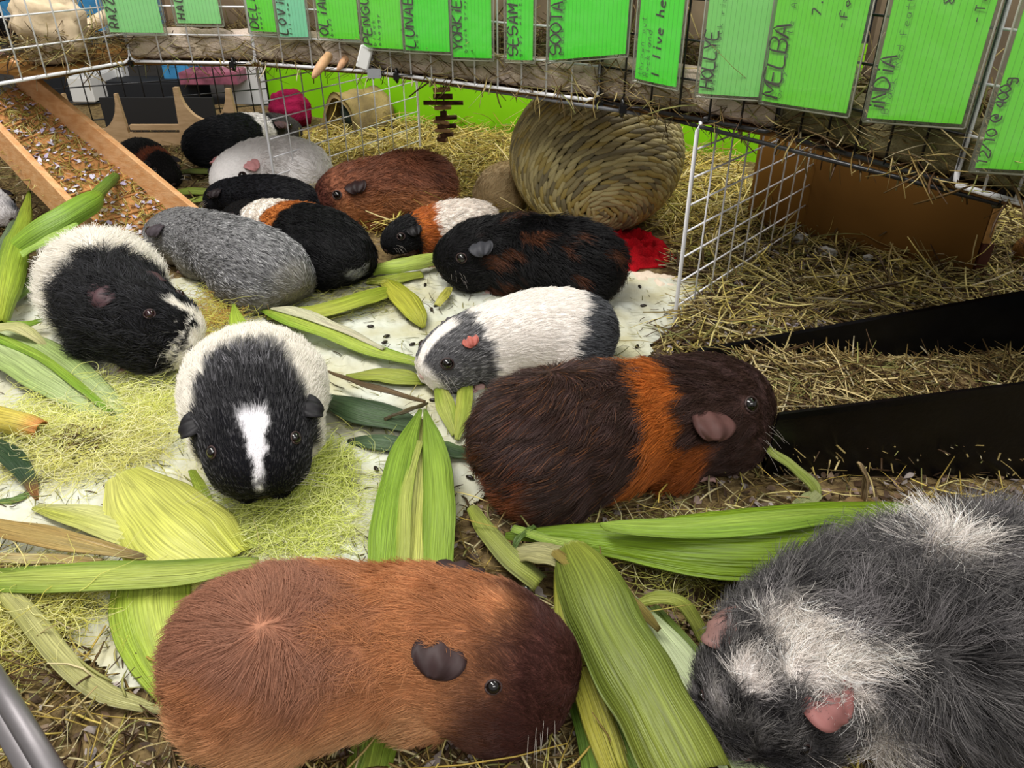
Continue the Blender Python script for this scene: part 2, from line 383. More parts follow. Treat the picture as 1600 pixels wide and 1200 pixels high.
# deck boards on which the fleece lies
for i0, i1, dep, lab in ((0, 3, 0.30, 'thin wooden deck of the upper tier beside the ramp top'), (3, 5, 0.22, 'thin wooden deck of the upper tier above the basket'), (5, 7, 0.5, 'thin wooden deck of the upper tier above the brown board')):
    P = []; n = i1-i0+1
    for i in range(i0, i1+1):
        w_ = inward(RAIL[max(i-1, 0)], RAIL[min(i+1, 7)]); P.append((RAIL[i]+w_*0.004, RAIL[i]+w_*dep))
    V = []; 
    for f, bk in P:
        for z in (0.0, -0.006): V += [f+np.array((0, 0, z)), bk+np.array((0, 0, z))]
    Fq = []
    for i in range(n-1):
        a_, b_ = i*4, (i+1)*4
        Fq += [(a_, b_, b_+1, a_+1), (a_+2, a_+3, b_+3, b_+2), (a_, a_+2, b_+2, b_), (a_+1, b_+1, b_+3, a_+3)]
    Fq += [(0, 1, 3, 2), (4*n-4, 4*n-2, 4*n-1, 4*n-3)]
    V = np.array(V); c = V.mean(0)
    tag(link('shelf_deck', mesh('shelf_deck', V-c, Fq, M['board'], False), loc=c), lab, 'shelf')
# something standing on the upper tier behind the cards: a long carton of hay
def slab(label, i0, t0, i1, t1, off, dep, z0, h_, m, name='hay_crate', cat='crate'):
    a_ = RAIL[i0]*(1-t0)+RAIL[i0+1]*t0; b_ = RAIL[i1]*(1-t1)+RAIL[i1+1]*t1; w_ = inward(a_, b_)
    cc = (a_+b_)/2+w_*(off+dep/2); d = b_-a_; ang = math.atan2(d[1], d[0])
    R = np.array(((math.cos(ang), -math.sin(ang), 0), (math.sin(ang), math.cos(ang), 0), (0, 0, 1)))
    L = np.linalg.norm(d[:2]); th = 0.006
    parts = [box((0, 0, th/2), (L, dep, th)), box((0, -dep/2+th/2, h_/2), (L, th, h_)), box((0, dep/2-th/2, h_/2), (L, th, h_)), box((-L/2+th/2, 0, h_/2), (th, dep, h_)), box((L/2-th/2, 0, h_/2), (th, dep, h_))]
    V, Fq = merge(parts); V = V @ R.T
    return tag(link(name, mesh(name, V, Fq, m, False), loc=(cc[0], cc[1], ZR+z0)), label, cat)
crate_m = mat('crate_wood', '7d6a55', 0.8, var=.4, vscale=12)
slab('long low wooden crate behind the middle name cards', 3, 0.02, 3, 0.98, 0.10, 0.1, 0.001, 0.17, crate_m)
slab('wooden crate behind the cards over the basket', 4, 0.02, 4, 0.98, 0.10, 0.1, 0.001, 0.17, crate_m)
slab('wooden crate behind the two widest cards', 5, 0.02, 5, 0.98, 0.12, 0.1, 0.001, 0.2, crate_m)
slab('wooden crate behind the rightmost card', 6, 0.02, 6, 0.98, 0.12, 0.1, 0.001, 0.2, crate_m)
slab('wooden crate behind the two palest cards', 1, 0.0, 2, 0.98, 0.12, 0.1, 0.001, 0.14, crate_m)

# beige cloth and wooden pole on the upper tier at the left
def blob_cloth(name, label, p, r, m, seed, amp=0.25, base=None, wl=0.05):
    V, Fq = ellipsoid((0, 0, 0), r, nu=40, nv=26)
    d = V/np.linalg.norm(V/np.asarray(r), axis=1)[:, None]
    f = 1+amp*nz(V+seed, wl)*0.6+amp*nz(V+seed*2, wl*0.45, 1)*0.35
    V = V*f[:, None]
    V[:, 2] = np.maximum(V[:, 2], -r[2]*0.8)
    return tag(link(name, mesh(name, V, Fq, m), loc=p), label, 'cloth')
p = G(50, 52, ZR+0.055); p[1] += .06
blob_cloth('cloth_bag', 'crumpled beige cloth sack on the upper tier above the ramp', (p[0], p[1], ZR+0.06), (0.055, 0.05, 0.07), M['tan_cloth'], 3.0)
V, Fq = tube([G(100, 62, ZR+.03)+np.array((0, .03, 0)), G(125, 45, ZR+.04)+np.array((0, .03, 0)), G(170, 20, ZR+.06)+np.array((0, .03, 0))], [0.012, .013, .012], 10)
c = V.mean(0); tag(link('wooden_pole', mesh('wooden_pole', V-c, Fq, M['tan_cloth']), loc=c), 'pale rolled cloth tube leaning beside the beige sack', 'roll')

# ------------------------------------------------------------------ ramp
lo_r, hi_r = G(318, 330, 0.062), G(20, 86, 0.30)
lo_l = G(155, 368, 0.062); dlt = hi_r-lo_r; hi_l = lo_l+dlt; hi_l = G(-70, 130, .27)
ramp = thing('ramp', 'pine ramp with raised side rails climbing to the upper tier', 'ramp', up(lo_r, 0))
def bar4(a, b, side, hgt, th):
    a = np.asarray(a); b = np.asarray(b); d = b-a; s = np.cross(d, (0, 0, 1)); s /= np.linalg.norm(s); s = s*side
    n = np.array((0, 0, 1.0)); V = []
    N_ = 14
    for i in range(N_+1):
        p = a+d*i/N_; wob = 0.0015*math.sin(i*1.7)
        V += [p, p+s*th, p+s*th-n*hgt, p-n*(hgt+wob)]
    Fq = [(i*4+k, i*4+(k+1) % 4, (i+1)*4+(k+1) % 4, (i+1)*4+k) for i in range(N_) for k in range(4)]+[(3, 2, 1, 0), (N_*4, N_*4+1, N_*4+2, N_*4+3)]
    return np.array(V), Fq
rb = np.array(ramp.location)
for a_, b_, sd in ((lo_r, hi_r, -1), (lo_l, hi_l, 1)):
    V, Fq = bar4(a_, b_, sd, 0.068, 0.012)
    me = mesh('side_rail', V-rb, Fq, M['wood'], False); o = link('side_rail', me, ramp)
    bv = o.modifiers.new('b', 'BEVEL'); bv.width = .0012; bv.segments = 2
dl = np.array((0, 0, -0.048))
ext = (lo_r-hi_r); ext = ext/np.linalg.norm(ext)
q = [lo_l+dl, lo_r+dl, hi_r+dl, hi_l+dl]
V = []; nU, nV = 12, 40
for j in range(nV+1):
    for i in range(nU+1):
        u, v = i/nU, j/nV; V.append((q[0]*(1-u)+q[1]*u)*(1-v)+(q[3]*(1-u)+q[2]*u)*v)
V = np.array(V); V[:, 2] += 0.0015*np.abs(nz(V, 0.02)); n0 = len(V)
V = np.vstack([V, V-np.array((0, 0, .009))]); Fq = []
for j in range(nV):
    for i in range(nU):
        k = j*(nU+1)+i; Fq += [(k, k+1, k+nU+2, k+nU+1), (k+n0, k+n0+nU+1, k+n0+nU+2, k+n0+1)]
V[:, 2] = np.maximum(V[:, 2], .004)
DECKM = mat('worn_ramp_deck', 'c99058', 0.8, 0.2, col2='9c6c40', vscale=45, bump=.8, bscale=150)
link('deck_board', mesh('deck_board', V-rb, Fq, DECKM), ramp)
RAMPQ = q
for k in range(11):
    v = 0.04+k*0.088; a_ = q[0]*(1-v)+q[3]*v; b_ = q[1]*(1-v)+q[2]*v
    V, Fq = tube([a_+(0, 0, .003), (a_+b_)/2+(0, 0, .003), b_+(0, 0, .003)], 0.0022, 6); link('rung', mesh('rung', V-rb, Fq, DECKM), ramp)

# ------------------------------------------------------------------ plywood hay rack with U cut ends
def u_board(parent, a, b, hgt, cut_w, cut_d, th, m, u0=0.5):
    a = np.asarray(a, float); b = np.asarray(b, float); L = np.linalg.norm(b-a); d = (b-a)/L; n = np.cross(d, (0, 0, 1))
    out = [(0, 0), (L, 0), (L*0.94, hgt)]
    for k in range(13):
        t = PI*k/12; out.append((L*u0+cut_w*L*math.cos(t), hgt-cut_d*math.sin(t)))
    out += [(L*0.06, hgt)]
    m_ = len(out); V = []
    for s in (0, th):
        for u, z in out: V.append(a+d*u+np.array((0, 0, z))+n*s)
    Fq = [tuple(range(m_)), tuple(range(2*m_-1, m_-1, -1))]+[(i, i+m_, (i+1) % m_+m_, (i+1) % m_) for i in range(m_)]
    me = mesh('rack_end', np.array(V)-np.array(parent.location), Fq, m, False)
    return link('rack_end', me, parent)
ra = G(292, 238); rack = thing('hay_rack', 'plywood hay rack with deep U-shaped cutouts standing before the black grid', 'rack', ra)
def atY(px, py, Y):
    d = ray(px, py); return CAM+d*(Y/d[1])
Yr = ra[1]
pA, pB = atY(290, 240, Yr), atY(385, 238, Yr-.02); pA[2] = pB[2] = 0.004
hz = atY(290, 138, Yr)[2]; u_board(rack, pA, pB, hz, 0.37, 0.075, 0.012, M['rack_wood'])
pC, pD = atY(120, 240, Yr), atY(214, 240, Yr); pC[2] = pD[2] = 0.004
u_board(rack, pC, pD, atY(200, 148, Yr)[2], 0.40, 0.085, 0.012, M['rack_wood'])
for (x0, y0, x1, y1, hh) in ((205, 201, 295, 196, .012), (195, 219, 300, 214, .03)):
    A_, B_ = atY(x0, y0, Yr-.005), atY(x1, y1, Yr-.005); V, Fq = box((A_+B_)/2, (np.linalg.norm(B_-A_), .012, hh)); link('cross_bar', mesh('cross_bar', V-ra, Fq, M['rack_wood'], False), rack)
V, Fq = box(atY(250, 180, Yr+.16), (0.30, .008, .09)); link('dark_backing', mesh('dark_backing', V-ra, Fq, mat('painted_dark', '1c1b1b', .8), False), rack)  # near-black sheet added for the darkness seen through the U cutouts

# ------------------------------------------------------------------ brown board hide
hb = G(1250, 382); hb2 = G(1512, 437); hb0 = G(1168, 352)
hide = thing('board_hide', 'brown hardboard hide standing behind the wire divider at right', 'hide', hb)
o = wall_strip('front_board', [(hb[0], hb[1]), (hb2[0], hb2[1])], 0.245, 0.008, M['board'], .004); o.parent = hide; o.location = np.array(o.location)-hb
o = wall_strip('side_board', [(hb0[0], hb0[1]), (hb[0], hb[1])], 0.245, 0.008, M['board'], .004); o.parent = hide; o.location = np.array(o.location)-hb
ed = np.array((hb2[0]+.006, hb2[1]-.002, 0)); V, Fq = merge([box(ed+(0, 0, .155), (.010, .012, .18))]); link('edge_strip', mesh('edge_strip', V-hb, Fq, M['board_edge'], False), hide)
V, Fq = merge([box(ed+(0.004, 0, .034), (.017, .014, .06))]); link('foot_block', mesh('foot_block', V-hb, Fq, mat('dark_red_wood', '4a2013', .6), False), hide)

# ------------------------------------------------------------------ black litter tray
tray_b = G(1200, 742)
tray = thing('litter_tray', 'black plastic litter tray with a low sloping entrance, filled with hay', 'tray', tray_b)
f0, f1 = G(1192, 742), G(1760, 757)
b0, b1 = np.array((.235, .850, 0)), np.array((.78, .832, 0))
f0[2] = f1[2] = b0[2] = b1[2] = 0.004
def tray_wall(name, a, b, ha, hb_, lean, th=0.004, rim=0.006, flip=1):
    N_ = 10; V = []; d = (b-a)/np.linalg.norm(b-a); n = np.array((d[1], -d[0], 0))*flip
    for i in range(N_+1):
        u = i/N_; p = a*(1-u)+b*u; hh = ha*(1-u)+hb_*u if not callable(ha) else ha(u)
        o_ = n*lean*hh
        V += [p, p+o_+(0, 0, hh), p+o_+n*rim+(0, 0, hh+.001), p+o_+n*rim+(0, 0, hh-.006), p+o_+n*th+(0, 0, hh-.007), p+n*th]
    Fq = [(i*6+k, i*6+(k+1) % 6, (i+1)*6+(k+1) % 6, (i+1)*6+k) for i in range(N_) for k in range(6)]+[tuple(range(5, -1, -1)), tuple(N_*6+k for k in range(6))]
    return link(name, mesh(name, np.array(V)-tray_b, Fq, M['black_plastic'], False), tray)
tray_wall('front_wall', f0, f1, 0.078, 0.15, 0.06)
tray_wall('back_wall', b0, b1, 0.032, 0.152, 0.06, flip=-1)
tray_wall('end_wall', f1, b1, 0.15, 0.150, 0.05)
V, Fq = mesh, None
V = np.array([f0, f1, b1, b0])+(0, 0, .004); V = np.vstack([V, V-(0, 0, .003)]); link('tray_floor', mesh('tray_floor', V-tray_b, [(0, 1, 2, 3), (7, 6, 5, 4), (0, 4, 5, 1), (3, 2, 6, 7), (0, 3, 7, 4)], M['black_plastic'], False), tray)

# ------------------------------------------------------------------ metal pen edge bottom left
ma, mb = G(-40, 1010, .13), G(92, 1225, .13)
V, Fq = bar4(ma, mb, 1, 0.125, 0.012)
V2, F2 = tube([ma+(0, 0, .002), (ma+mb)/2+(0, 0, .002), mb+(0, 0, .002)], .006, 10)
V, Fq = merge([(V, Fq), (V2, F2)]); c = V.mean(0); c[2] = 0
tag(link('pen_edge', mesh('pen_edge', V-c, Fq, M['metal']), loc=c), 'grey metal rail of the pen at the bottom left corner', 'rail')

# ------------------------------------------------------------------ white absorbent pad on the floor
poly = [(-260, 470), (60, 455), (300, 440), (560, 430), (800, 425), (1000, 432), (1100, 452), (1060, 505), (1000, 572), (880, 640), (760, 770), (690, 850), (620, 960), (470, 1000), (330, 1000), (292, 1062), (200, 1092), (120, 1010), (60, 900), (-40, 860), (-300, 860)]
W2 = np.array([G(x, y)[:2] for x, y in poly])
def inside(P, W):
    x, y = P[..., 0], P[..., 1]; r = np.zeros(x.shape, bool); n = len(W)
    for i in range(n):
        x0, y0 = W[i]; x1, y1 = W[(i+1) % n]
        c_ = ((y0 > y) != (y1 > y)) & (x < (x1-x0)*(y-y0)/(y1-y0+1e-12)+x0); r ^= c_
    return r
xs = np.linspace(W2[:, 0].min(), W2[:, 0].max(), 560); ys = np.linspace(W2[:, 1].min(), W2[:, 1].max(), 380)
padz = lambda X, Y: np.maximum(bh(X, Y), 0.004)+0.0025+0.0016*np.abs(nz(np.stack([X, Y, X*0], -1), 0.09, 1))+0.0012*np.abs(nz(np.stack([X*2, Y, X*0], -1), 0.05, 2))
V, Fq = sheet(xs, ys, padz)
cen = V[Fq].mean(1); wob = cen[:, :2]+np.stack([nz(cen, .05)*.005+nz(cen, .012, 2)*.0012, nz(cen, .06, 1)*.005+nz(cen, .011, 1)*.0012], -1)
Fq = Fq[inside(wob, W2)]
used = np.unique(Fq); mp_ = -np.ones(len(V), int); mp_[used] = np.arange(len(used)); V = V[used]; Fq = mp_[Fq]
tag(link('floor_pad', mesh('floor_pad', V, Fq, M['pad'])), 'crumpled white absorbent pad spread under the corn husks', 'pad')
PADW = W2
# ------------------------------------------------------------------ straw, shavings, silk (loose stuff)
def strands(P, D, Ln, Wd, col, m, name, bend=0.25, seg=3, flat=0.35, rs=None):
    """flat bent blades: P base (N,3), D direction, Ln length, Wd half width"""
    rs = rs or np.random.RandomState(1); N = len(P)
    D = D/np.linalg.norm(D, axis=1)[:, None]
    up_ = rs.normal(size=(N, 3))*0.35+np.array((0, 0, 1)); S = np.cross(D, up_); S /= np.linalg.norm(S, axis=1)[:, None]+1e-9
    U = np.cross(S, D); bd = rs.normal(size=(N, 1))*bend; bd2 = rs.normal(size=(N, 1))*bend*0.4
    V = []
    for k in range(seg+1):
        t = k/seg; c = P+D*(Ln[:, None]*t)+S*(bd*Ln[:, None]*t*t)+U*(bd2*Ln[:, None]*t*(1-t)*2)
        w_ = Wd[:, None]*(1.0 if 0 < k < seg else 0.7)
        V += [c-S*w_, c+U*w_*flat, c+S*w_, c-U*w_*flat]
    V = np.stack(V, 1)   # N, (seg+1)*4, 3
    fs = [(k*4+j, k*4+(j+1) % 4, (k+1)*4+(j+1) % 4, (k+1)*4+j) for k in range(seg) for j in range(4)]
    fs += [(3, 2, 1, 0), (seg*4, seg*4+1, seg*4+2, seg*4+3)]
    fs = np.array(fs); nv = (seg+1)*4
    Fq = (fs[None]+np.arange(N)[:, None, None]*nv).reshape(-1, 4)
    cc = np.repeat(col, nv, axis=0)
    return mesh(name, V.reshape(-1, 3), Fq, m, False, col=cc)
def palette(rs, n, cols, wts):
    cols = np.array([lin(c) for c in cols]); i = rs.choice(len(cols), n, p=np.array(wts)/sum(wts)); c = cols[i]
    return np.clip(c*rs.uniform(0.75, 1.2, (n, 1)), 0, 1)
HAYBR = (['c9b45f', 'b39a4a', 'd8cb86', '8f7a3c', 'a9a050', '6f5a30'], [4, 4, 3, 2, 3, 1])
HAYDK = (['96834f', '7a6538', 'b8a670', '5a4628', '8b8a50', '4a3520', 'c6b995'], [4, 4, 2, 3, 2, 3, 1.2])
def hay_region(name, label, polyxy, n, z0, zs, seed, pal, lmin=.02, lmax=.09, wmin=.0006, wmax=.0016, ztop=None, excl=None, bias=True, kind='stuff', flatdir=0.22):
    rs = np.random.RandomState(seed); W = np.array(polyxy); out = np.zeros((0, 2))
    lo, hi = W.min(0), W.max(0)
    while len(out) < n:
        q = rs.uniform(lo, hi, (n*3, 2)); k = inside(q, W)
        if excl is not None: k &= ~inside(q, excl)
        if bias:
            pr = (lo[1]/np.maximum(q[:, 1], lo[1]))**1.2; k &= rs.uniform(size=len(q)) < pr
        out = np.vstack([out, q[k]])
    q = out[:n]; z = bh(q[:, 0], q[:, 1])+z0+np.abs(rs.normal(size=n))*zs
    if ztop is not None: z += ztop(q[:, 0], q[:, 1])
    P = np.column_stack([q, z]); a_ = rs.uniform(0, 2*PI, n); D = np.column_stack([np.cos(a_), np.sin(a_), rs.normal(size=n)*flatdir])
    Ln = rs.uniform(lmin, lmax, n)*rs.uniform(.5, 1, n); P = P-D*Ln[:, None]/2
    low = bh(P[:, 0], P[:, 1])+0.001; P[:, 2] = np.maximum(P[:, 2], low)
    E = P+D*Ln[:, None]; bad = E[:, 2] < low; D[bad, 2] = np.abs(D[bad, 2])
    Wd = rs.uniform(wmin, wmax, n)
    me = strands(P, D, Ln, Wd, palette(rs, n, *pal), M['straw'], name, rs=rs)
    return tag(link(name, me), label, 'hay', kind=kind)
GP = lambda L_: [tuple(G(x, y)[:2]) for x, y in L_]
# bright straw behind the animals
hay_region('straw', 'bright yellow straw covering the back of the pen before the lime board', GP([(420, 335), (470, 225), (560, 195), (800, 214), (1150, 255), (1175, 330), (1120, 420), (1040, 430), (700, 400)]), 9000, 0.002, 0.012, 5, (['e0cb72', 'cdb459', 'ead99a', 'a9903f', 'bdb45a', '8a7638'], HAYBR[1]), .03, .11, .0010, .0022, bias=False, excl=np.array(GP([(905, 372), (1010, 355), (1065, 400), (1065, 470), (930, 470)])))
# straw right, behind the tray
hay_region('straw', 'tangled straw between the brown board and the black tray', GP([(1095, 455), (1040, 430), (1120, 330), (1170, 300), (1330, 300), (1500, 330), (1800, 330), (1900, 430), (1750, 480), (1400, 505), (1180, 540), (1100, 572), (1020, 560)]), 7500, 0.002, 0.010, 6, (HAYDK[0]+['e0d28a', 'ccba66'], HAYDK[1]+[5, 5]), .03, .12, .0009, .0021, bias=False)
rs = np.random.RandomState(77)
# front floor straw
hay_region('straw', 'brown straw and shavings under the nearest guinea pigs', [(-1.0, .12), (.75, .12), (.75, .64), (.45, .66), (.2, .95), (.12, .95), (-.15, .6), (-.6, .62), (-1.2, .7)], 15000, 0.001, 0.005, 8, (HAYDK[0]+['c9bd90'], HAYDK[1]+[4]), .015, .06, .0005, .0013, excl=PADW)
hay_region('straw', 'longer hay stems lying loose across the front of the pen', [(-.5, .25), (.75, .25), (.75, .64), (.2, .95), (-.1, .62), (-.5, .5)], 500, 0.006, 0.006, 9, HAYBR, .05, .12, .0006, .0011, excl=PADW)
hay_region('hay_bits', 'scattered hay bits lying on the white pad', [tuple(p) for p in PADW], 2400, 0.007, 0.002, 10, (['6b6a3a', '8a8a4a', '4a3a28', 'b0a868'], [2, 2, 2, 1]), .006, .035, .0003, .0008)
# left back floor
hay_region('straw', 'dull straw on the floor around the ramp and the hay rack', GP([(-300, 420), (-300, 260), (60, 225), (440, 200), (430, 330), (250, 420), (60, 480)]), 4500, 0.002, 0.006, 11, HAYDK, .02, .08, .0007, .0018, bias=False)
# in the tray
tz = lambda x, y: 0.028+0.008*nz(np.stack([x, y, x*0], -1), .12, 1)
tp = [(f0[0]-.03, f0[1]+.016), (f1[0], f1[1]+.012), (b1[0], b1[1]-.012), (b0[0]-.02, b0[1]-.012)]
V, Fq = sheet(np.linspace(tp[0][0], tp[1][0], 60), np.linspace(f0[1]+.01, b0[1]-.006, 30), lambda x, y: tz(x, y)*smooth(f0[0]-.14, f0[0]+.06, x)+.012)
tag(link('tray_bedding', mesh('tray_bedding', V, Fq, M['bedding'])), 'mound of trodden bedding inside the black tray', 'bedding', kind='stuff')
hay_region('hay', 'dry hay heaped inside the black litter tray', tp, 5500, 0.004, 0.006, 12, (HAYDK[0]+['d9c58c'], HAYDK[1]+[3]), .025, .10, .0006, .0015, ztop=lambda x, y: tz(x, y)*smooth(f0[0]-.14, f0[0]+.06, x), bias=False)
# wood and paper shavings
def flakes(name, label, P, size, cols, seed, cat='shavings'):
    rs = np.random.RandomState(seed); n = len(P); V = []; 
    a_ = rs.uniform(0, 2*PI, n); u = np.column_stack([np.cos(a_), np.sin(a_), rs.normal(size=n)*.4]); v = np.column_stack([-np.sin(a_), np.cos(a_), rs.normal(size=n)*.4])
    s1 = size*rs.uniform(.5, 1.3, (n, 1)); s2 = s1*rs.uniform(.3, .8, (n, 1)); up_ = np.array((0, 0, 1.0))
    V = np.stack([P-u*s1-v*s2*.6, P-v*s2+u*s1*.3, P+u*s1+up_*s2*.5, P+v*s2+up_*s2*.7, P-u*s1*.4+v*s2], 1)
    V2 = V-up_*0.0004; V = np.concatenate([V, V2], 1)
    fs = [(0, 1, 2), (0, 2, 3), (0, 3, 4), (5, 7, 6), (5, 8, 7), (5, 9, 8)]
    Fq = (np.array(fs)[None]+np.arange(n)[:, None, None]*10).reshape(-1, 3)
    return tag(link(name, mesh(name, V.reshape(-1, 3), Fq, M['straw'], False, col=np.repeat(palette(rs, n, cols, [1]*len(cols)), 10, 0))), label, cat, kind='stuff')
rs = np.random.RandomState(20)
def scatter(W, n, h=0.006, excl=None):
    W = np.array(W); lo, hi = W.min(0), W.max(0); out = np.zeros((0, 2))
    while len(out) < n:
        q = rs.uniform(lo, hi, (n*3, 2)); k = inside(q, W)
        if excl is not None: k &= ~inside(q, excl)
        out = np.vstack([out, q[k]])
    q = out[:n]; return np.column_stack([q, bh(q[:, 0], q[:, 1])+h+rs.uniform(0, .004, n)])
flakes('shavings', 'brown and mauve wood shavings on the floor at the front', scatter([(-.9, .15), (.75, .15), (.75, .64), (.2, .95), (-.1, .62), (-.9, .62)], 7000, .002, PADW), .0045, ['6b5540', '8f7a70', '4a3828', 'a59a94', '5a4a3a', '7a6650'], 21)
flakes('shavings', 'pale wood shavings mixed in the straw behind the tray', scatter(GP([(1095, 455), (1180, 380), (1500, 420), (1700, 450), (1500, 490), (1150, 540), (1020, 560)]), 1200, .004), .006, ['a59a94', '8a7a60', '6b5540', 'b8aeb4'], 22)
# ramp shavings
n = 1100; u = rs.uniform(.06, .94, n); v = rs.beta(1.0, 1.1, n)
q = RAMPQ; u1, v1 = u[:, None], v[:, None]
P = (q[0]*(1-u1)+q[1]*u1)*(1-v1)+(q[3]*(1-u1)+q[2]*u1)*v1+np.array((0, 0, .005))
flakes('paper_bits', 'white and lilac paper shavings strewn over the ramp', P[:420], .005, ['d8d2e6', 'b9aecb', 'e4e0ea', 'a8977a'], 23, 'paper')
k = 900; u = rs.uniform(.04, .96, k)[:, None]; v = rs.uniform(0, 1, k)[:, None]
P = (q[0]*(1-u)+q[1]*u)*(1-v)+(q[3]*(1-u)+q[2]*u)*v+np.array((0, 0, .004)); a_ = rs.uniform(0, 2*PI, k)
rd = (q[3]-q[0])/np.linalg.norm(q[3]-q[0]); rc = (q[1]-q[0])/np.linalg.norm(q[1]-q[0])
D = rd*np.cos(a_)[:, None]+rc*np.sin(a_)[:, None]
tag(link('hay_bits', strands(P, D, rs.uniform(.008, .035, k), rs.uniform(.0006, .0013, k), palette(rs, k, *HAYBR), M['straw'], 'hay_bits', rs=rs)), 'hay bits caught along the ramp deck', 'hay', kind='stuff')
# shelf hay: on the tier and hanging over the rail
rp, _ = catmull(RAIL, 200)
def shelf_hay(label, t0, t1, n, seed, hang=0.25, pal=HAYDK, zmax=.1, dmax=.12):
    rs = np.random.RandomState(seed); t = rs.uniform(t0, t1, n)*199; i = np.clip(t.astype(int), 0, 198)
    P = rp[i]; d = rp[i+1]-rp[i]; d /= np.linalg.norm(d, axis=1)[:, None]; w_ = np.column_stack([-d[:, 1], d[:, 0], d[:, 0]*0])
    off = rs.uniform(.025, dmax, n); P = P+w_*off[:, None]; P[:, 2] += .012+rs.uniform(0, zmax, n)*(1-off/dmax*.3)
    D = rs.normal(size=(n, 3))*np.array((1, .5, .35)); D = d*D[:, :1]+w_*D[:, 1:2]*.5+np.array((0, 0, 1.0))*D[:, 2:3]; h = rs.uniform(size=n) < hang*.12
    P[h] -= w_[h]*(off[h]+.006)[:, None]; P[h, 2] = ZR+rs.uniform(-.005, .02, h.sum()); D[h] = rs.normal(size=(h.sum(), 3))*.45+np.array((0, -.3, -.5)); e_ = (rs.uniform(size=n) < .10) & ~h; P[e_] -= w_[e_]*(off[e_]+rs.uniform(.001, .010, e_.sum()))[:, None]; P[e_, 2] = ZR+rs.uniform(.002, .045, e_.sum()); D[e_] = d[e_]*np.sign(rs.normal(size=(e_.sum(), 1)))+rs.normal(size=(e_.sum(), 3))*np.array((.1, .1, .5)); LN_ = rs.uniform(.02, .07, n); LN_[h] *= .6
    tag(link('shelf_hay', strands(P, D, LN_, rs.uniform(.0006, .0014, n), palette(rs, n, *pal), M['straw'], 'shelf_hay', rs=rs)), label, 'hay', kind='stuff')
shelf_hay('hay spilling over the upper tier behind the pale cards', .02, .45, 2600, 31, zmax=.05)
shelf_hay('hay and stems poking out below the middle cards', .45, .72, 2200, 32, hang=.3, zmax=.08)
shelf_hay('dark hay tangled under the wide cards at right', .72, 1.0, 2600, 33, hang=.22, zmax=.06)

# corn silk
def silk(label, px, py, rx, ry, n, h, seed, col=('e6ea90', 'd4d870', 'f0eec0'), ang=None, L=.07):
    rs = np.random.RandomState(seed); c = G(px, py); s = mpp(c); K = 11; n = int(n*.62); L = L*1.25; h = h*1.4
    a_ = rs.uniform(0, 2*PI, n); r = np.sqrt(rs.uniform(0, 1, n)); 
    fy = s/max(.25, math.sin(TH+math.atan((py-600)/F)))
    x = c[0]+np.cos(a_)*r*rx*s; y = c[1]+np.sin(a_)*r*ry*fy
    hd = rs.uniform(0, 2*PI, n) if ang is None else ang+rs.normal(size=n)*.5
    curl = rs.normal(size=n)*.35; P = np.zeros((n, K, 3)); st = L/K*rs.uniform(.5, 1.3, n)
    z = bh(x, y)+.006+np.abs(rs.normal(size=n))*h
    for k in range(K):
        P[:, k] = np.column_stack([x, y, z]); x = x+np.cos(hd)*st; y = y+np.sin(hd)*st; hd = hd+curl+rs.normal(size=n)*.25
        z = np.maximum(bh(x, y)+.005, z+rs.normal(size=n)*.0016)
    o = hairs('corn_silk', P, .00036, palette(rs, n, list(col), [1]*len(col)), M['fur'])
    return tag(o, label, 'corn silk', kind='stuff')
def hairs(name, P, r, col, m, parent=None, taper=True):
    n, K = P.shape[:2]; cu = bpy.data.hair_curves.new(name); cu.add_curves([K]*n)
    cu.attributes['position'].data.foreach_set('vector', P.astype(np.float32).ravel())
    a_ = cu.attributes.get('radius') or cu.attributes.new('radius', 'FLOAT', 'POINT')
    rr = np.tile(np.linspace(1, .25 if taper else 1, K), (n, 1))*(r if np.isscalar(r) else np.asarray(r)[:, None]); a_.data.foreach_set('value', rr.astype(np.float32).ravel())
    c_ = cu.attributes.new('col', 'FLOAT_COLOR', 'CURVE'); cc = np.ones((n, 4), np.float32); cc[:, :3] = col; c_.data.foreach_set('color', cc.ravel())
    cu.materials.append(m)
    return link(name, cu, parent)
silk('yellow green corn silk heaped beside the cut yellow stub', 150, 660, 130, 55, 1500, .006, 41)
silk('pale corn silk tangle with dark middle at left', 150, 715, 120, 45, 1300, .007, 42, ('e2e290', 'd0cc70', 'ece8b8'))
silk('dark dried silk tuft lying in the pale silk tangle', 135, 715, 32, 12, 260, .008, 43, ('4a3420', '6b4a28', '2e2016'), L=.03)
silk('long combed corn silk below the white guinea pig with black face', 490, 760, 75, 60, 1500, .006, 44, ('d4dc78', 'e2e69a', 'bcc65c'), ang=4.2, L=.09)
silk('corn silk spread beneath the pink front paw', 450, 840, 110, 32, 1100, .004, 45, ('d4dc78', 'e6e8b0', 'c0c864'))
silk('corn silk at the left edge under the thin curling leaf', 40, 970, 110, 45, 1300, .006, 46, ('d4d470', 'e2de98', 'b8b050'))
silk('corn silk tuft between the grey and the black-faced animals', 330, 510, 50, 45, 900, .008, 47, ('dcd878', 'ccc65c', 'b88c48'))
silk('corn silk strands around the long pale green husk', 520, 480, 110, 30, 350, .004, 48, ('c0c070', '8c8a40'))
silk('fine corn silk beside the black and white guinea pig at left', 190, 640, 90, 30, 500, .004, 49)
silk('loose silk strands on the husks at the bottom right', 1080, 900, 90, 45, 500, .008, 50, ('a8a850', '7c7838', 'c8c490'))

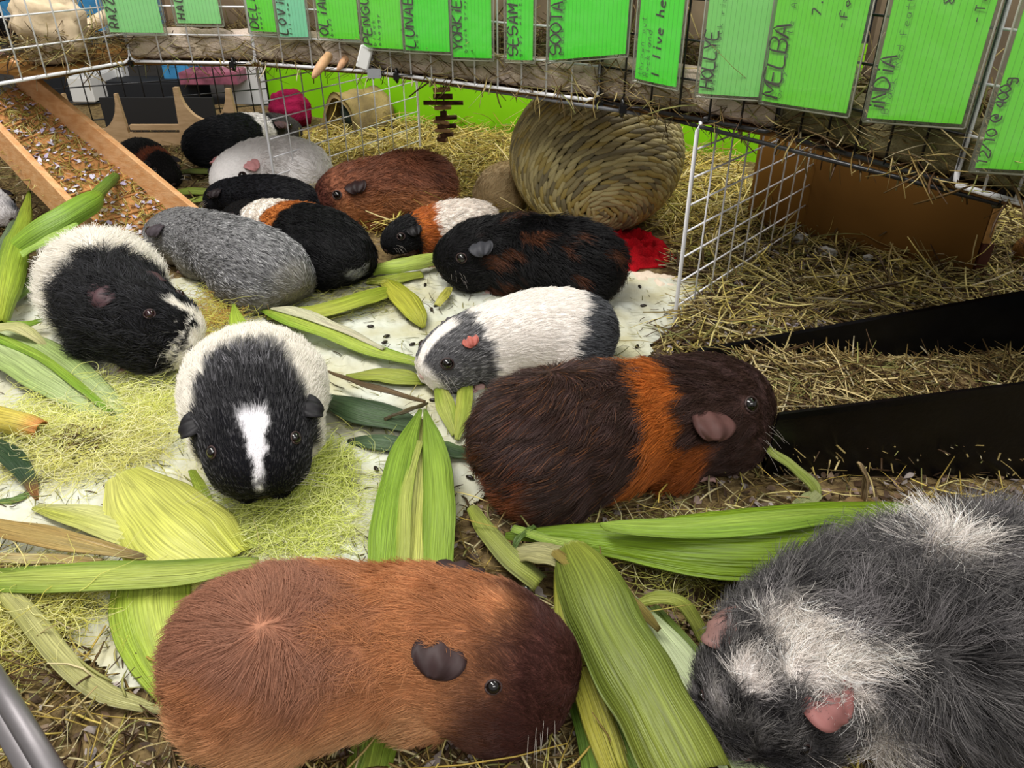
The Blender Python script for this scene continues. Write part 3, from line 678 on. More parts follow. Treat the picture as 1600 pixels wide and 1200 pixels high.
# droppings
pm, pf = ellipsoid((0, 0, 0), (.0052, .0024, .0023), nu=10, nv=6); pme = mesh('dropping', pm, pf, M['dropping'])
rs = np.random.RandomState(60); spots = [(250, 637), (268, 630), (590, 752), (705, 757), (640, 508), (605, 535), (645, 548), (665, 457), (580, 520)]
while len(spots) < 46:
    x, y = rs.uniform(540, 1010), rs.uniform(450, 640) if len(spots) < 34 else rs.uniform(640, 800)
    if inside(G(x, y)[:2][None], PADW)[0]: spots.append((x, y))
for x, y in spots:
    p = G(x, y); o = link('dropping', pme, loc=(p[0], p[1], padz(np.array([p[0]]), np.array([p[1]]))[0]+.0022)); o.rotation_euler = (0, 0, rs.uniform(0, PI))
    tag(o, 'small dark oval dropping lying on the white pad', 'dropping', 'droppings on the white pad')
# ------------------------------------------------------------------ guinea pigs
TS = np.array([0, .015, .05, .10, .16, .22, .30, .40, .50, .62, .75, .86, .93, .975, 1.0])
WS = np.array([.006, .017, .0235, .029, .034, .037, .039, .043, .048, .053, .055, .049, .039, .024, .004])
HS = np.array([.006, .0155, .0225, .029, .034, .037, .039, .043, .046, .049, .049, .044, .035, .022, .004])
def pig(label, spine, Rpx, coat, fur_len=.014, lift=.35, rosettes=(), dens=.15, base=0.0, ear='2a2224', ears=(1, 1), eye='eye', nose_c='3a2a28', feet='c9a29a', rough=.25, seed=1, ear_phi=48, ear_t=.235, eye_t=.135, eye_phi=64, ear_size=1.0, paw_t=.30, paw_s=.50, eye_size=1.0, wexp=1.0, curl=.0, ear2=None, face=.34, voxel=None, cat='guinea pig', furN=75000, headfat=1.0, gravity=.0):
    rs = np.random.RandomState(seed)
    W = np.array([G(x, y, base+h) for x, y, h in spine]); SP, L = catmull(W, 120); Rm = Rpx*mpp(W[len(W)//2]); sc = Rm/.058; sL = L/.25
    origin = np.array((W[len(W)//2][0], W[len(W)//2][1], base)); SP = SP-origin
    T = np.gradient(SP, axis=0); T /= np.linalg.norm(T, axis=1)[:, None]
    S = np.cross(T, (0, 0, 1)); S /= np.linalg.norm(S, axis=1)[:, None]; U = np.cross(S, T)      # S = right-hand side looking nose->rump (pig's left)
    tt = np.linspace(0, 1, 120)
    fs = sc*(headfat+(1-headfat)*smooth(.15, .5, tt)); ws = np.interp(tt**wexp, TS, WS)*fs; hs = np.interp(tt**wexp, TS, HS)*fs
    root = thing('guinea_pig', label, cat, origin)
    nu = 24; V = []
    for i in range(120):
        for k in range(nu):
            a_ = 2*PI*k/nu; V.append(SP[i]+S[i]*ws[i]*math.sin(a_)+U[i]*hs[i]*math.cos(a_))
    Fq = [(i*nu+k, (i+1)*nu+k, (i+1)*nu+(k+1) % nu, i*nu+(k+1) % nu) for i in range(119) for k in range(nu)]+[tuple(range(nu)), tuple(119*nu+k for k in range(nu))[::-1]]
    parts = [(np.array(V), Fq)]
    def at_(t, s_, u_): i = min(119, int(t*119)); return SP[i]+S[i]*ws[i]*s_+U[i]*hs[i]*u_, np.stack([T[i], S[i], U[i]], 1), ws[i], hs[i]
    for sd in (-1, 1):
        c, R, w_, h_ = at_(.17, .45*sd, -.25); parts.append(ellipsoid(c, (.034*sL, .020*sc*headfat, .024*sc*headfat), R))     # cheek
        c, R, w_, h_ = at_(.39, .50*sd, -.30); parts.append(ellipsoid(c, (.030*sL, w_*.52, h_*.72), R))                              # shoulder
        c, R, w_, h_ = at_(.77, .46*sd, -.22); parts.append(ellipsoid(c, (.050*sL, w_*.62, h_*.82), R))                              # haunch
        c, R, w_, h_ = at_(.045, .42*sd, -.35); parts.append(ellipsoid(c, (.013*sc, .0095*sc, .010*sc), R))                           # lip pads
        c, R, w_, h_ = at_(.34, .55*sd, -.4); f = c.copy(); f[2] = .006; parts.append(tube([c, (c+f)/2, f], [.016*sc, .013*sc, .009*sc], 8))
        c, R, w_, h_ = at_(.80, .62*sd, -.4); f = c.copy(); f[2] = .006; parts.append(tube([c, (c+f)/2, f], [.02*sc, .017*sc, .010*sc], 8))
    V, Fq = merge(parts); V[:, 2] = np.maximum(V[:, 2], .003)
    tmp = link('tmp', mesh('tmp', V, Fq, None)); vs = voxel or max(.0022, .0032*sc)
    r = tmp.modifiers.new('r', 'REMESH'); r.mode = 'VOXEL'; r.voxel_size = vs
    s = tmp.modifiers.new('s', 'SMOOTH'); s.factor = .5; s.iterations = 9
    dg = bpy.context.evaluated_depsgraph_get(); dg.update(); me = bpy.data.meshes.new_from_object(tmp.evaluated_get(dg)); bpy.data.objects.remove(tmp)
    nv = len(me.vertices); co = np.zeros(nv*3, np.float32); me.vertices.foreach_get('co', co); co = co.reshape(-1, 3).astype(float)
    no = np.zeros(nv*3, np.float32); me.vertices.foreach_get('normal', no); no = no.reshape(-1, 3).astype(float)
    def body_coords(P):
        out_t = np.zeros(len(P)); out_i = np.zeros(len(P), int)
        for s0 in range(0, len(P), 20000):
            q = P[s0:s0+20000]; d = ((q[:, None]-SP[None, ::2])**2).sum(-1); i = d.argmin(1)*2; out_i[s0:s0+20000] = i
        i = out_i; t = tt[i]; r_ = P-SP[i]; 
        # extend t past ends
        ax = (r_*T[i]).sum(1); t = t+ax/L
        return np.clip(t, 0, 1), np.degrees(np.arctan2((r_*S[i]).sum(1), (r_*U[i]).sum(1))), i
    t, ph, _ = body_coords(co); cc = coat(t, ph, co+origin, np.random.RandomState(seed), False)
    ca = me.color_attributes.new('col', 'FLOAT_COLOR', 'POINT'); c4 = np.ones((nv, 4), np.float32); c4[:, :3] = cc; ca.data.foreach_set('color', c4.ravel())
    me.polygons.foreach_set('use_smooth', [True]*len(me.polygons)); me.materials.clear(); me.materials.append(M['skin']); me.name = 'body'
    link('body', me, root)
    # surface lookup
    me.calc_loop_triangles(); nt_ = len(me.loop_triangles); tri = np.zeros(nt_*3, np.int32); me.loop_triangles.foreach_get('vertices', tri); tri = tri.reshape(-1, 3)
    bvh = BVHTree.FromPolygons([tuple(v) for v in co], [tuple(int(i) for i in f) for f in tri])
    def surf(t_, phi):
        i = min(119, int(t_*119)); a_ = math.radians(phi); d = S[i]*math.sin(a_)+U[i]*math.cos(a_)
        hit = bvh.ray_cast(Vector(SP[i]+d*.2*sc), Vector(-d))
        if hit[0] is None: return SP[i]+d*ws[i], d, i
        return np.array(hit[0]), np.array(hit[1]), i
    # eyes, ears, nose
    holes = []
    for sd in (-1, 1):
        p, n_, i = surf(eye_t, eye_phi*sd); re = .0066*sc**.5*eye_size
        holes.append((p, re*1.35))
        d_, s_, u_ = frame_of(n_)
        V, Fq = ellipsoid(p-n_*re*.15, (re, re, re), nu=18, nv=12); eo = link('eye', mesh('eye', V, Fq, M[eye]), root)
        # lid ring
        ring = [p+n_*re*.12+(s_*math.cos(a2)*1.12+u_*math.sin(a2)*.98)*re for a2 in np.linspace(0, 2*PI, 15)[:-1]]; ring.append(ring[0])
        V, Fq = tube(ring, re*.15, 6); link('eyelid', mesh('eyelid', V, Fq, M['eyelid']), eo)
        if ears[0 if sd < 0 else 1]:
            p, n_, i = surf(ear_t, ear_phi*sd); side = S[i]*sd; back = T[i]
            ax1 = side*.75+back*.25+np.array((0, 0, -.62)); ax1 /= np.linalg.norm(ax1)             # root to tip: droops outward
            ax2 = back-ax1*np.dot(back, ax1); ax2 /= np.linalg.norm(ax2); ax3 = np.cross(ax1, ax2)*sd*-1
            if ax3[2] < 0: ax3 = -ax3
            el, ew = .024*sc**.7*ear_size, .0165*sc**.7*ear_size; gv = []; nu_, nv_ = 14, 12
            for sh in (0, 1):
                for a2 in range(nu_+1):
                    for b2 in range(nv_+1):
                        uu = a2/nu_; vv = b2/nv_*2-1; wd = ew*math.sqrt(max(0, 1-((uu-.45)/.565)**2))
                        bow = el*.30*math.sin(uu*PI*.8)-el*.12*vv*vv+.0012*math.sin(vv*7+uu*4)
                        gv.append(p-n_*.003+ax1*el*uu+ax2*wd*vv+ax3*(bow-.0011*sh+.002))
            m1 = (nu_+1)*(nv_+1); Fq = []
            for a2 in range(nu_):
                for b2 in range(nv_):
                    k = a2*(nv_+1)+b2; Fq += [(k, k+1, k+nv_+2, k+nv_+1), (k+m1, k+m1+nv_+1, k+m1+nv_+2, k+m1+1)]
            for a2 in range(nu_):
                for b2 in (0, nv_):
                    k = a2*(nv_+1)+b2; Fq.append((k, k+nv_+1, k+nv_+1+m1, k+m1))
            for b2 in range(nv_):
                k = nu_*(nv_+1)+b2; Fq.append((k, k+1, k+1+m1, k+m1))
            em = mat('ear_skin', ear2 if (ear2 and sd < 0) else ear, .55, .3, var=.25, vscale=60, trans=.15)
            link('ear', mesh('ear', np.array(gv), Fq, em), root); holes.append((p+ax1*el*.55, el*.16))
    nc = SP[1]-T[1]*-.001; Rn = np.stack([T[0], S[0], U[0]], 1)
    nm = mat('nose_skin', nose_c, .4, .4)
    nh = bvh.ray_cast(Vector(SP[0]-T[0]*.1), Vector(T[0])); nh = np.array(nh[0]) if nh[0] is not None else SP[0]
    V, Fq = ellipsoid(nh+T[0]*.0012*sc+U[0]*.003*sc, (.0028*sc, .0058*sc, .0042*sc), Rn); link('nose', mesh('nose', V, Fq, nm), root)
    # paws with separate toes
    fm = mat('paw_skin', feet, .6, .3, trans=.1)
    for tf, so, ntoe, fl in ((paw_t, paw_s, 4, .012), (.83, .66, 3, .020)):
        for sd in (-1, 1):
            i = int(tf*119); c = SP[i]+S[i]*ws[i]*so*sd; c[2] = .006; fd = -T[i]*np.array((1, 1, 0)); fd /= np.linalg.norm(fd); sv = np.cross(fd, (0, 0, 1)); ps = []
            pts = [c-fd*fl*.6, c, c+fd*fl*.8]; ps.append(tube(pts, [.0045*sc, .0055*sc, .005*sc], 8))
            for k in range(ntoe):
                o_ = (k-(ntoe-1)/2)*.0036*sc; b_ = c+fd*fl*.7+sv*o_; e_ = b_+fd*.009*sc*(1-.12*abs(k-(ntoe-1)/2))+sv*o_*.5
                mid = (b_+e_)/2+np.array((0, 0, .001)); e_ = e_-np.array((0, 0, .0035)); ps.append(tube([b_, mid, e_, e_+fd*.003-np.array((0, 0, .0006))], [.0018*sc, .0018*sc, .0013*sc, .0005], 6))
            V, Fq = merge(ps); V[:, 2] = np.maximum(V[:, 2], .0035); link('front_paw' if ntoe == 4 else 'hind_paw', mesh('paw', V, Fq, fm), root)
    # fur
    A = co[tri]; ar = .5*np.linalg.norm(np.cross(A[:, 1]-A[:, 0], A[:, 2]-A[:, 0]), axis=1)
    mp_ = mpp(origin+np.array((0, 0, .05))); N = int(min(furN, ar.sum()/mp_**2*dens)); 
    fi = rs.choice(nt_, N, p=ar/ar.sum()); b1_ = rs.uniform(size=(N, 1)); b2_ = rs.uniform(size=(N, 1)); fl_ = b1_+b2_ > 1; b1_[fl_] = 1-b1_[fl_]; b2_[fl_] = 1-b2_[fl_]
    P = A[fi, 0]*(1-b1_-b2_)+A[fi, 1]*b1_+A[fi, 2]*b2_; Nn = no[tri[fi, 0]]*(1-b1_-b2_)+no[tri[fi, 1]]*b1_+no[tri[fi, 2]]*b2_; Nn /= np.linalg.norm(Nn, axis=1)[:, None]
    keep = P[:, 2] > .005
    for hc, hr in holes: keep &= np.linalg.norm(P-hc, axis=1) > hr
    P = P[keep]; Nn = Nn[keep]; N = len(P)
    t, ph, ii = body_coords(P); col = coat(t, ph, P+origin, rs, True)
    flow = T[ii].copy()
    for (rt, rp_, st, rr) in rosettes:
        cpt, _, _ = surf(rt, rp_); dv = P-cpt; ds = np.linalg.norm(dv, axis=1)+1e-6
        flow += (st*np.exp(-(ds/(rr*sc))**2)/ds)[:, None]*dv
    flow += np.array((0, 0, -1.0))*gravity*smooth(.2, .45, t)[:, None]
    Q = P+origin
    for kx, wl in enumerate((.012, .03)):
        flow += np.stack([nz(Q, wl*sc, 0+kx), nz(Q+3, wl*sc, 1+kx), nz(Q+7, wl*sc, 2+kx)], -1)*rough
    flow += rs.normal(size=(N, 3))*rough*.5
    flow -= Nn*(flow*Nn).sum(1)[:, None]; flow /= np.linalg.norm(flow, axis=1)[:, None]+1e-9
    ln = fur_len*(face+(1-face)*smooth(.10, .42, t))*rs.uniform(.6, 1.15, N); K = 5
    li = np.maximum(lift*(.75+.25*smooth(.1, .4, t)), .22)*rs.uniform(.5, 1.4, N)*(1+.35*nz(Q, .02*sc, 2)); HP = np.zeros((N, K, 3)); p = P.copy()-Nn*.00015; HP[:, 0] = p
    for k in range(1, K):
        a_ = li*(1.25-.9*k/K); stp = (ln/(K-1))[:, None]
        if curl: flow = flow+np.stack([nz(Q+k*.004, .009*sc, 0), nz(Q+k*.006, .009*sc, 1), nz(Q-k*.005, .009*sc, 2)], -1)*curl; flow -= Nn*(flow*Nn).sum(1)[:, None]; flow /= np.linalg.norm(flow, axis=1)[:, None]+1e-9
        p = p+stp*(flow*np.cos(a_)[:, None]+Nn*np.sin(a_)[:, None]); p[:, 2] = np.maximum(p[:, 2], .0015); HP[:, k] = p
    hairs('fur', HP, np.full(N, max(.00018, mp_*.52))*rs.uniform(.7, 1.2, N), col, M['fur'], root)
    # whiskers
    wp = []
    for sd in (-1, 1):
        for k in range(7):
            p, n_, i = surf(.04+.006*k, (70+8*(k % 4))*sd); d = n_*.8+S[0]*sd*.7+T[0]*.3+np.array((0, 0, rs.uniform(-.3, .25))); d /= np.linalg.norm(d)
            wl = .022*sc*rs.uniform(.7, 1.3); wp.append([p+d*wl*q+np.array((0, 0, -.006*q*q)) for q in np.linspace(0, 1, 5)])
    wp = np.array(wp); wp[:, :, 2] = np.maximum(wp[:, :, 2], .002)
    hairs('whiskers', wp, .00016, np.tile(lin('b8b0a8'), (len(wp), 1)), M['fur'], root)
    return root
# coats: t 0 nose .. 1 rump, ph angle about the spine (0 top, + one flank), Q world points
def tick(c, rs, n, a=.25): return np.clip(c*(1+rs.normal(size=(n, 1))*a), 0, 1)
def coat_ginger(t, ph, Q, rs, h):
    n = len(t); g = lin('c08458'); d = lin('8f6556'); m_ = lin('241618'); b = lin('dcae80')
    c = np.tile(g, (n, 1)); w_ = nz(Q, .05); c = mixc(c, d, smooth(.46, .62, t+.05*w_)*smooth(95, 45, abs(ph)+15*w_)*.75)
    c = mixc(c, b, smooth(70, 120, abs(ph))*smooth(.2, .4, t)*.8)
    c = mixc(c, lin('8a5334'), smooth(.30, .24, abs(t-.30)*4+.1*w_)*smooth(60, 20, abs(ph))*.4)
    c = mixc(c, m_, smooth(.21, .14, t+.02*w_)); c = mixc(c, lin('4c2c26'), smooth(.29, .19, t+.02*w_)*.85)
    return tick(c, rs, n, .16)
def coat_grizzle(t, ph, Q, rs, h):
    n = len(t); w_ = nz(Q, .035, 1); v = np.clip(.5+.5*nz(Q, .02, 2), 0, 1); dk = mixc(lin('343234'), lin('94908e'), v*(rs.uniform(size=n) if h else .5))
    wh = lin('f0e8e0'); c = dk
    c = mixc(c, wh, smooth(.075, .045, abs(t-.205+.03*w_-.0009*(ph-20)))*smooth(-32, -8, ph+10*w_))        # collar by the ears
    c = mixc(c, wh, smooth(.05, .03, abs(t-.52+.03*w_))*smooth(14, -6, ph))                               # far side shoulder
    c = mixc(c, wh, smooth(.84, .88, t+.03*w_)*smooth(40, 0, ph))
    c = mixc(c, lin('b9b2b4'), smooth(.3, .7, w_)*.35)
    return tick(c, rs, n, .3)
def coat_choc(t, ph, Q, rs, h):
    n = len(t); w_ = nz(Q, .03, 1)*.5+nz(Q, .009, 2)*.35; d = lin('3a2822'); c = np.tile(d, (n, 1)); c = mixc(c, lin('5a4442'), np.clip(nz(Q, .02)*.5+.1, 0, .6))
    o = lin('b5662a'); c = mixc(c, o, smooth(.075, .05, abs(t-.475-.035*(abs(ph)-40)/60+.025*w_)))
    c = mixc(c, lin('a85a22'), smooth(75, 95, abs(ph)+8*w_)*smooth(.28, .34, t)*smooth(.55, .5, t)*.8)
    c = mixc(c, lin('8a4a26'), smooth(.82, .95, w_*.5+abs(ph)/110)*smooth(.78, .85, t)*.7)
    if h: c = mixc(c, lin('8a5a38'), (rs.uniform(size=n) < .08)*smooth(.55, .7, t)*.7)
    return tick(c, rs, n, .22)
def coat_whitegrey(t, ph, Q, rs, h):
    n = len(t); w_ = nz(Q, .03)*.5+nz(Q, .008, 2)*.3; wh = lin('eee8e2'); r_ = salt(Q, rs, n, h, .3); g = mixc(lin('26262a'), lin('a8a6a8'), r_**1.5*np.ones(n))
    c = np.tile(wh, (n, 1)); c = mixc(c, g, smooth(.33, .30, t+.03*w_)*smooth(.02, .05, t)); g2 = mixc(lin('26272b'), lin('6e6f74'), r_*np.ones(n)); c = mixc(c, g2, smooth(.78, .81, t+.035*w_+.0006*(abs(ph)-60)))
    c = mixc(c, wh, smooth(17, 10, abs(ph+4)-t*10)*smooth(.26, .22, t)); c = mixc(c, wh, smooth(.03, .02, t))
    return c
def coat_bwface(t, ph, Q, rs, h):
    n = len(t); w_ = nz(Q, .03)*.5+nz(Q, .008, 2)*.35; wh = lin('e9e4da'); r_ = salt(Q, rs, n, h, .2); k = mixc(lin('0d0d12'), lin('a09ea4'), r_**3*np.ones(n)*(.25+.2*smooth(40, 80, abs(ph))+.55*smooth(.3, .5, t)))
    c = np.tile(wh, (n, 1)); c = mixc(c, k, smooth(.60, .50, t+.04*w_+.0065*np.maximum(abs(ph)-25, 0)*smooth(.25, .36, t))*smooth(125, 112, abs(ph)))
    c = mixc(c, lin('f0eef2'), smooth(11, 7, abs(ph-3)+4*w_-55*(t-.14))*smooth(.26, .22, t)*smooth(.01, .03, t)*np.where((t > .075) | (t < .055), 1, .3)); c = mixc(c, k, smooth(.045, .02, t))
    return c
def coat_mask(t, ph, Q, rs, h):
    n = len(t); w_ = nz(Q, .03)*.5+nz(Q, .008, 2)*.35; wh = lin('ece7dd'); r_ = rs.uniform(size=n) if h else .3; k = mixc(lin('08080a'), lin('3c3c42'), r_**3*np.ones(n))
    c = np.tile(wh, (n, 1)); c = mixc(c, k, smooth(.50, .47, t+.035*w_+.0006*(abs(ph)-40))*smooth(.045, .06, t+.02*w_)*smooth(150, 130, abs(ph))); c = mixc(c, wh, smooth(9, 5, abs(ph))*smooth(.13, .1, t))
    return c
def coat_agouti(t, ph, Q, rs, h):
    n = len(t); r_ = salt(Q, rs, n, h, .35); c = mixc(lin('303034'), lin('c6c5c6'), r_**1.4); c = mixc(c, lin('8a8474'), smooth(85, 120, abs(ph))*.6+smooth(.93, .99, t)*.5); return c
def coat_tri_rump(t, ph, Q, rs, h):
    n = len(t); w_ = nz(Q, .02)*.5; k = lin('101012'); c = np.tile(k, (n, 1)); c = mixc(c, lin('ece2d8'), smooth(.10, .085, abs(t-.40+.02*w_))); c = mixc(c, lin('b06a34'), smooth(.06, .045, abs(t-.55+.02*w_)))
    c = mixc(c, lin('8a8a8a'), smooth(.97, .99, t)*(abs(ph) > 100)); return tick(c, rs, n, .25)
def coat_black(t, ph, Q, rs, h):
    n = len(t); return tick(np.tile(lin('121216'), (n, 1)), rs, n, .35)
def coat_red(t, ph, Q, rs, h):
    n = len(t); w_ = nz(Q, .03)*.4; c = np.tile(lin('80503a'), (n, 1)); c = mixc(c, lin('a87048'), smooth(60, 100, abs(ph))); c = mixc(c, lin('4a2820'), smooth(.2, .1, t)); c = mixc(c, lin('452418'), smooth(.4, .7, w_+.3*smooth(.6, .8, t))*.7); return tick(c, rs, n, .25)
def coat_tri_head(t, ph, Q, rs, h):
    n = len(t); w_ = nz(Q, .02)*.4; c = np.tile(lin('0e0e10'), (n, 1)); c = mixc(c, lin('b0622a'), smooth(.28, .30, t+.02*w_)); c = mixc(c, lin('eee4da'), smooth(.45, .47, t+.03*w_)); return tick(c, rs, n, .2)
def coat_tort(t, ph, Q, rs, h):
    n = len(t); w_ = nz(Q, .04, 1); c = np.tile(lin('0f0e10'), (n, 1)); c = mixc(c, lin('5a3420'), smooth(.45, .9, w_)*.75*smooth(.2, .3, t)); return tick(c, rs, n, .3)
def coat_beige(t, ph, Q, rs, h):
    n = len(t); r_ = rs.uniform(size=n) if h else np.full(n, .5); return mixc(lin('a89068'), lin('e0c89c'), r_)
def coat_white(t, ph, Q, rs, h):
    n = len(t); return tick(np.tile(lin('ece8e6'), (n, 1)), rs, n, .04)
def coat_bw_back(t, ph, Q, rs, h):
    n = len(t); w_ = nz(Q, .03)*.4; c = np.tile(lin('17181c'), (n, 1)); c = mixc(c, lin('dcd8d6'), smooth(.10, .08, abs(t-.40+.03*w_))); c = mixc(c, lin('4a4644'), smooth(.3, .25, t)*.6); return tick(c, rs, n, .2)
def coat_black_brown(t, ph, Q, rs, h):
    n = len(t); w_ = nz(Q, .03)*.3; c = np.tile(lin('100e0e'), (n, 1)); c = mixc(c, lin('7a4028'), smooth(.07, .04, abs(t-.36+.04*w_))*smooth(-100, -70, ph)); return tick(c, rs, n, .3)
def coat_greywhite(t, ph, Q, rs, h):
    n = len(t); return mixc(lin('6a6a70'), lin('c8c4c4'), np.clip(.5+nz(Q, .05), 0, 1))
def coat_tan(t, ph, Q, rs, h):
    n = len(t); return tick(np.tile(lin('8a6238'), (n, 1)), rs, n, .2)

pig('large ginger guinea pig with dark muzzle and folded dark ear, nearest the camera', [(893, 1092, .034), (800, 1046, .05), (668, 1008, .062), (480, 1020, .066), (272, 1030, .055)], 147, coat_ginger, .018, .30,
    curl=.12, rosettes=((.72, -22, 1.9, .05), (.5, 60, 1.2, .04)), ear='3a2a2a', nose_c='2a1818', seed=1, rough=.28, headfat=1.34, ear_phi=32, ear_t=.335, eye_t=.20, eye_phi=52, eye_size=.66)
pig('long haired grizzled grey and white guinea pig with a pink ear', [(1158, 1180, .03), (1196, 1090, .055), (1290, 1012, .07), (1500, 985, .078), (1800, 985, .07)], 192, coat_grizzle, .034, .62,
    curl=.55, rosettes=((.26, -25, 1.3, .03), (.45, 55, 1.2, .04), (.60, -15, 1.3, .05)), eye_size=.5, face=.5, ear_t=.155, eye_t=.07, ear='9a6662', nose_c='c08a88', seed=2, rough=.5, headfat=1.0, gravity=.15, ear_size=.85, ear2='94706a', ear_phi=36)
pig('dark chocolate guinea pig with an orange shoulder band, nibbling a leaf', [(1198, 655, .048), (1138, 642, .06), (1040, 655, .066), (890, 678, .07), (738, 695, .06)], 118, coat_choc, .022, .3,
    rosettes=((.75, 20, 2, .05),), ear='5e403c', nose_c='1a1010', seed=3, rough=.25, headfat=1.3, gravity=.3, ear_phi=52, ear_t=.335, eye_t=.185, eye_phi=52, ear_size=1.1)
pig('white guinea pig with grey head and grey rump, red patch on its ear', [(660, 592, .03), (700, 560, .046), (765, 532, .058), (860, 515, .062), (965, 520, .055)], 76, coat_whitegrey, .011, .22,
    ear='c06a5e', ear2='5a5458', nose_c='c0a09a', seed=4, rough=.15, headfat=1.1, ear_size=.62, face=.45, ear_phi=38, eye_t=.115, eye_phi=60, ear_t=.25)
pig('white guinea pig with black face and white blaze, facing the camera', [(412, 775, .034), (406, 730, .056), (400, 680, .072), (398, 625, .078), (398, 565, .07)], 127, coat_bwface, .014, .28,
    ear='1c1a1e', nose_c='2a2022', seed=5, rough=.2, headfat=.97, wexp=.78, ear_phi=60, ear_t=.30, eye_t=.175, eye_phi=48, ear_size=.75, eye_size=.72, paw_t=.12, paw_s=1.0)
pig('fluffy white guinea pig with black mask and dark red eye, at left', [(308, 540, .045), (272, 524, .062), (215, 500, .074), (172, 470, .077), (150, 410, .07)], 97, coat_mask, .026, .5,
    ear='4a3438', eye='eye_red', nose_c='c8a8a0', seed=6, rough=.4, headfat=1.1, wexp=.85, curl=.25, rosettes=((.62, 0, 1.3, .05),), ear_phi=20, ear_t=.27, eye_t=.13, eye_phi=36, ear_size=1.1, eye_size=.75)
pig('silver grey agouti guinea pig at the foot of the ramp', [(232, 385, .03), (258, 368, .046), (310, 375, .058), (380, 405, .062), (470, 446, .055)], 67, coat_agouti, .011, .22,
    ear='4a4248', seed=7, rough=.18, headfat=1.1)
pig('guinea pig with black rump and white and orange collar', [(350, 350, .03), (385, 348, .045), (435, 362, .055), (505, 385, .062), (562, 418, .055)], 64, coat_tri_rump, .012, .25, seed=8)
pig('plain black guinea pig behind the agouti one', [(322, 318, .03), (348, 308, .045), (392, 308, .055), (445, 316, .056), (500, 332, .045)], 44, coat_black, .011, .2, seed=9)
pig('reddish brown guinea pig standing in front of the left wire divider', [(503, 330, .035), (533, 312, .055), (585, 300, .066), (648, 293, .068), (712, 300, .055)], 64, coat_red, .02, .35, ear='2a1a1a', seed=10, rough=.3, headfat=1.25, ear_t=.30, eye_t=.18, rosettes=((.7, 10, 1.5, .04),))
pig('small tricolour guinea pig with black head and orange neck', [(604, 393, .028), (620, 372, .045), (660, 358, .052), (710, 350, .055), (775, 345, .045)], 42, coat_tri_head, .014, .3, ear='1c1a1c', seed=11)
pig('black tortoiseshell guinea pig with a leathery grey ear', [(692, 432, .032), (722, 405, .055), (782, 392, .066), (870, 402, .068), (975, 425, .058)], 70, coat_tort, .022, .35, ear='3c3c42', seed=12, rough=.35, headfat=1.22, gravity=.3, rosettes=((.6, -20, 3, .04),))
pig('sandy beige guinea pig half hidden by the woven basket', [(806, 272, .04), (800, 280, .05), (790, 289, .055), (778, 300, .055), (760, 316, .045)], 42, coat_beige, .010, .2, seed=13, furN=6000)
pig('plain white guinea pig with a pink ear beside the left divider', [(345, 302, .03), (368, 276, .05), (405, 258, .06), (452, 258, .062), (502, 274, .055)], 50, coat_white, .013, .25, ear='d89a9a', nose_c='d8a8a0', seed=14, headfat=1.2)
pig('black guinea pig with a white collar, facing right behind the white one', [(472, 212, .04), (446, 203, .055), (405, 208, .06), (350, 220, .066), (285, 236, .055)], 42, coat_bw_back, .011, .22, ear='5a4444', seed=15)
pig('small black guinea pig with a brown cheek beside the ramp', [(272, 290, .03), (262, 272, .048), (245, 258, .055), (226, 248, .056), (204, 243, .045)], 36, coat_black_brown, .011, .22, seed=16)
pig('grey and white guinea pig cut off by the left edge below the ramp', [(18, 345, .03), (-5, 325, .048), (-40, 312, .055), (-80, 308, .055), (-130, 312, .045)], 42, coat_greywhite, .02, .4, seed=17)
pig('black guinea pig on the upper tier at the top left corner', [(14, 60, .03), (0, 45, .045), (-25, 38, .055), (-60, 36, .055), (-110, 40, .045)], 40, coat_black, .012, .3, base=ZR, seed=18)
pig('tan guinea pig cut off by the right edge beside the brown board', [(1588, 398, .03), (1606, 388, .045), (1640, 384, .052), (1690, 386, .052), (1740, 392, .045)], 36, coat_tan, .012, .3, seed=19)
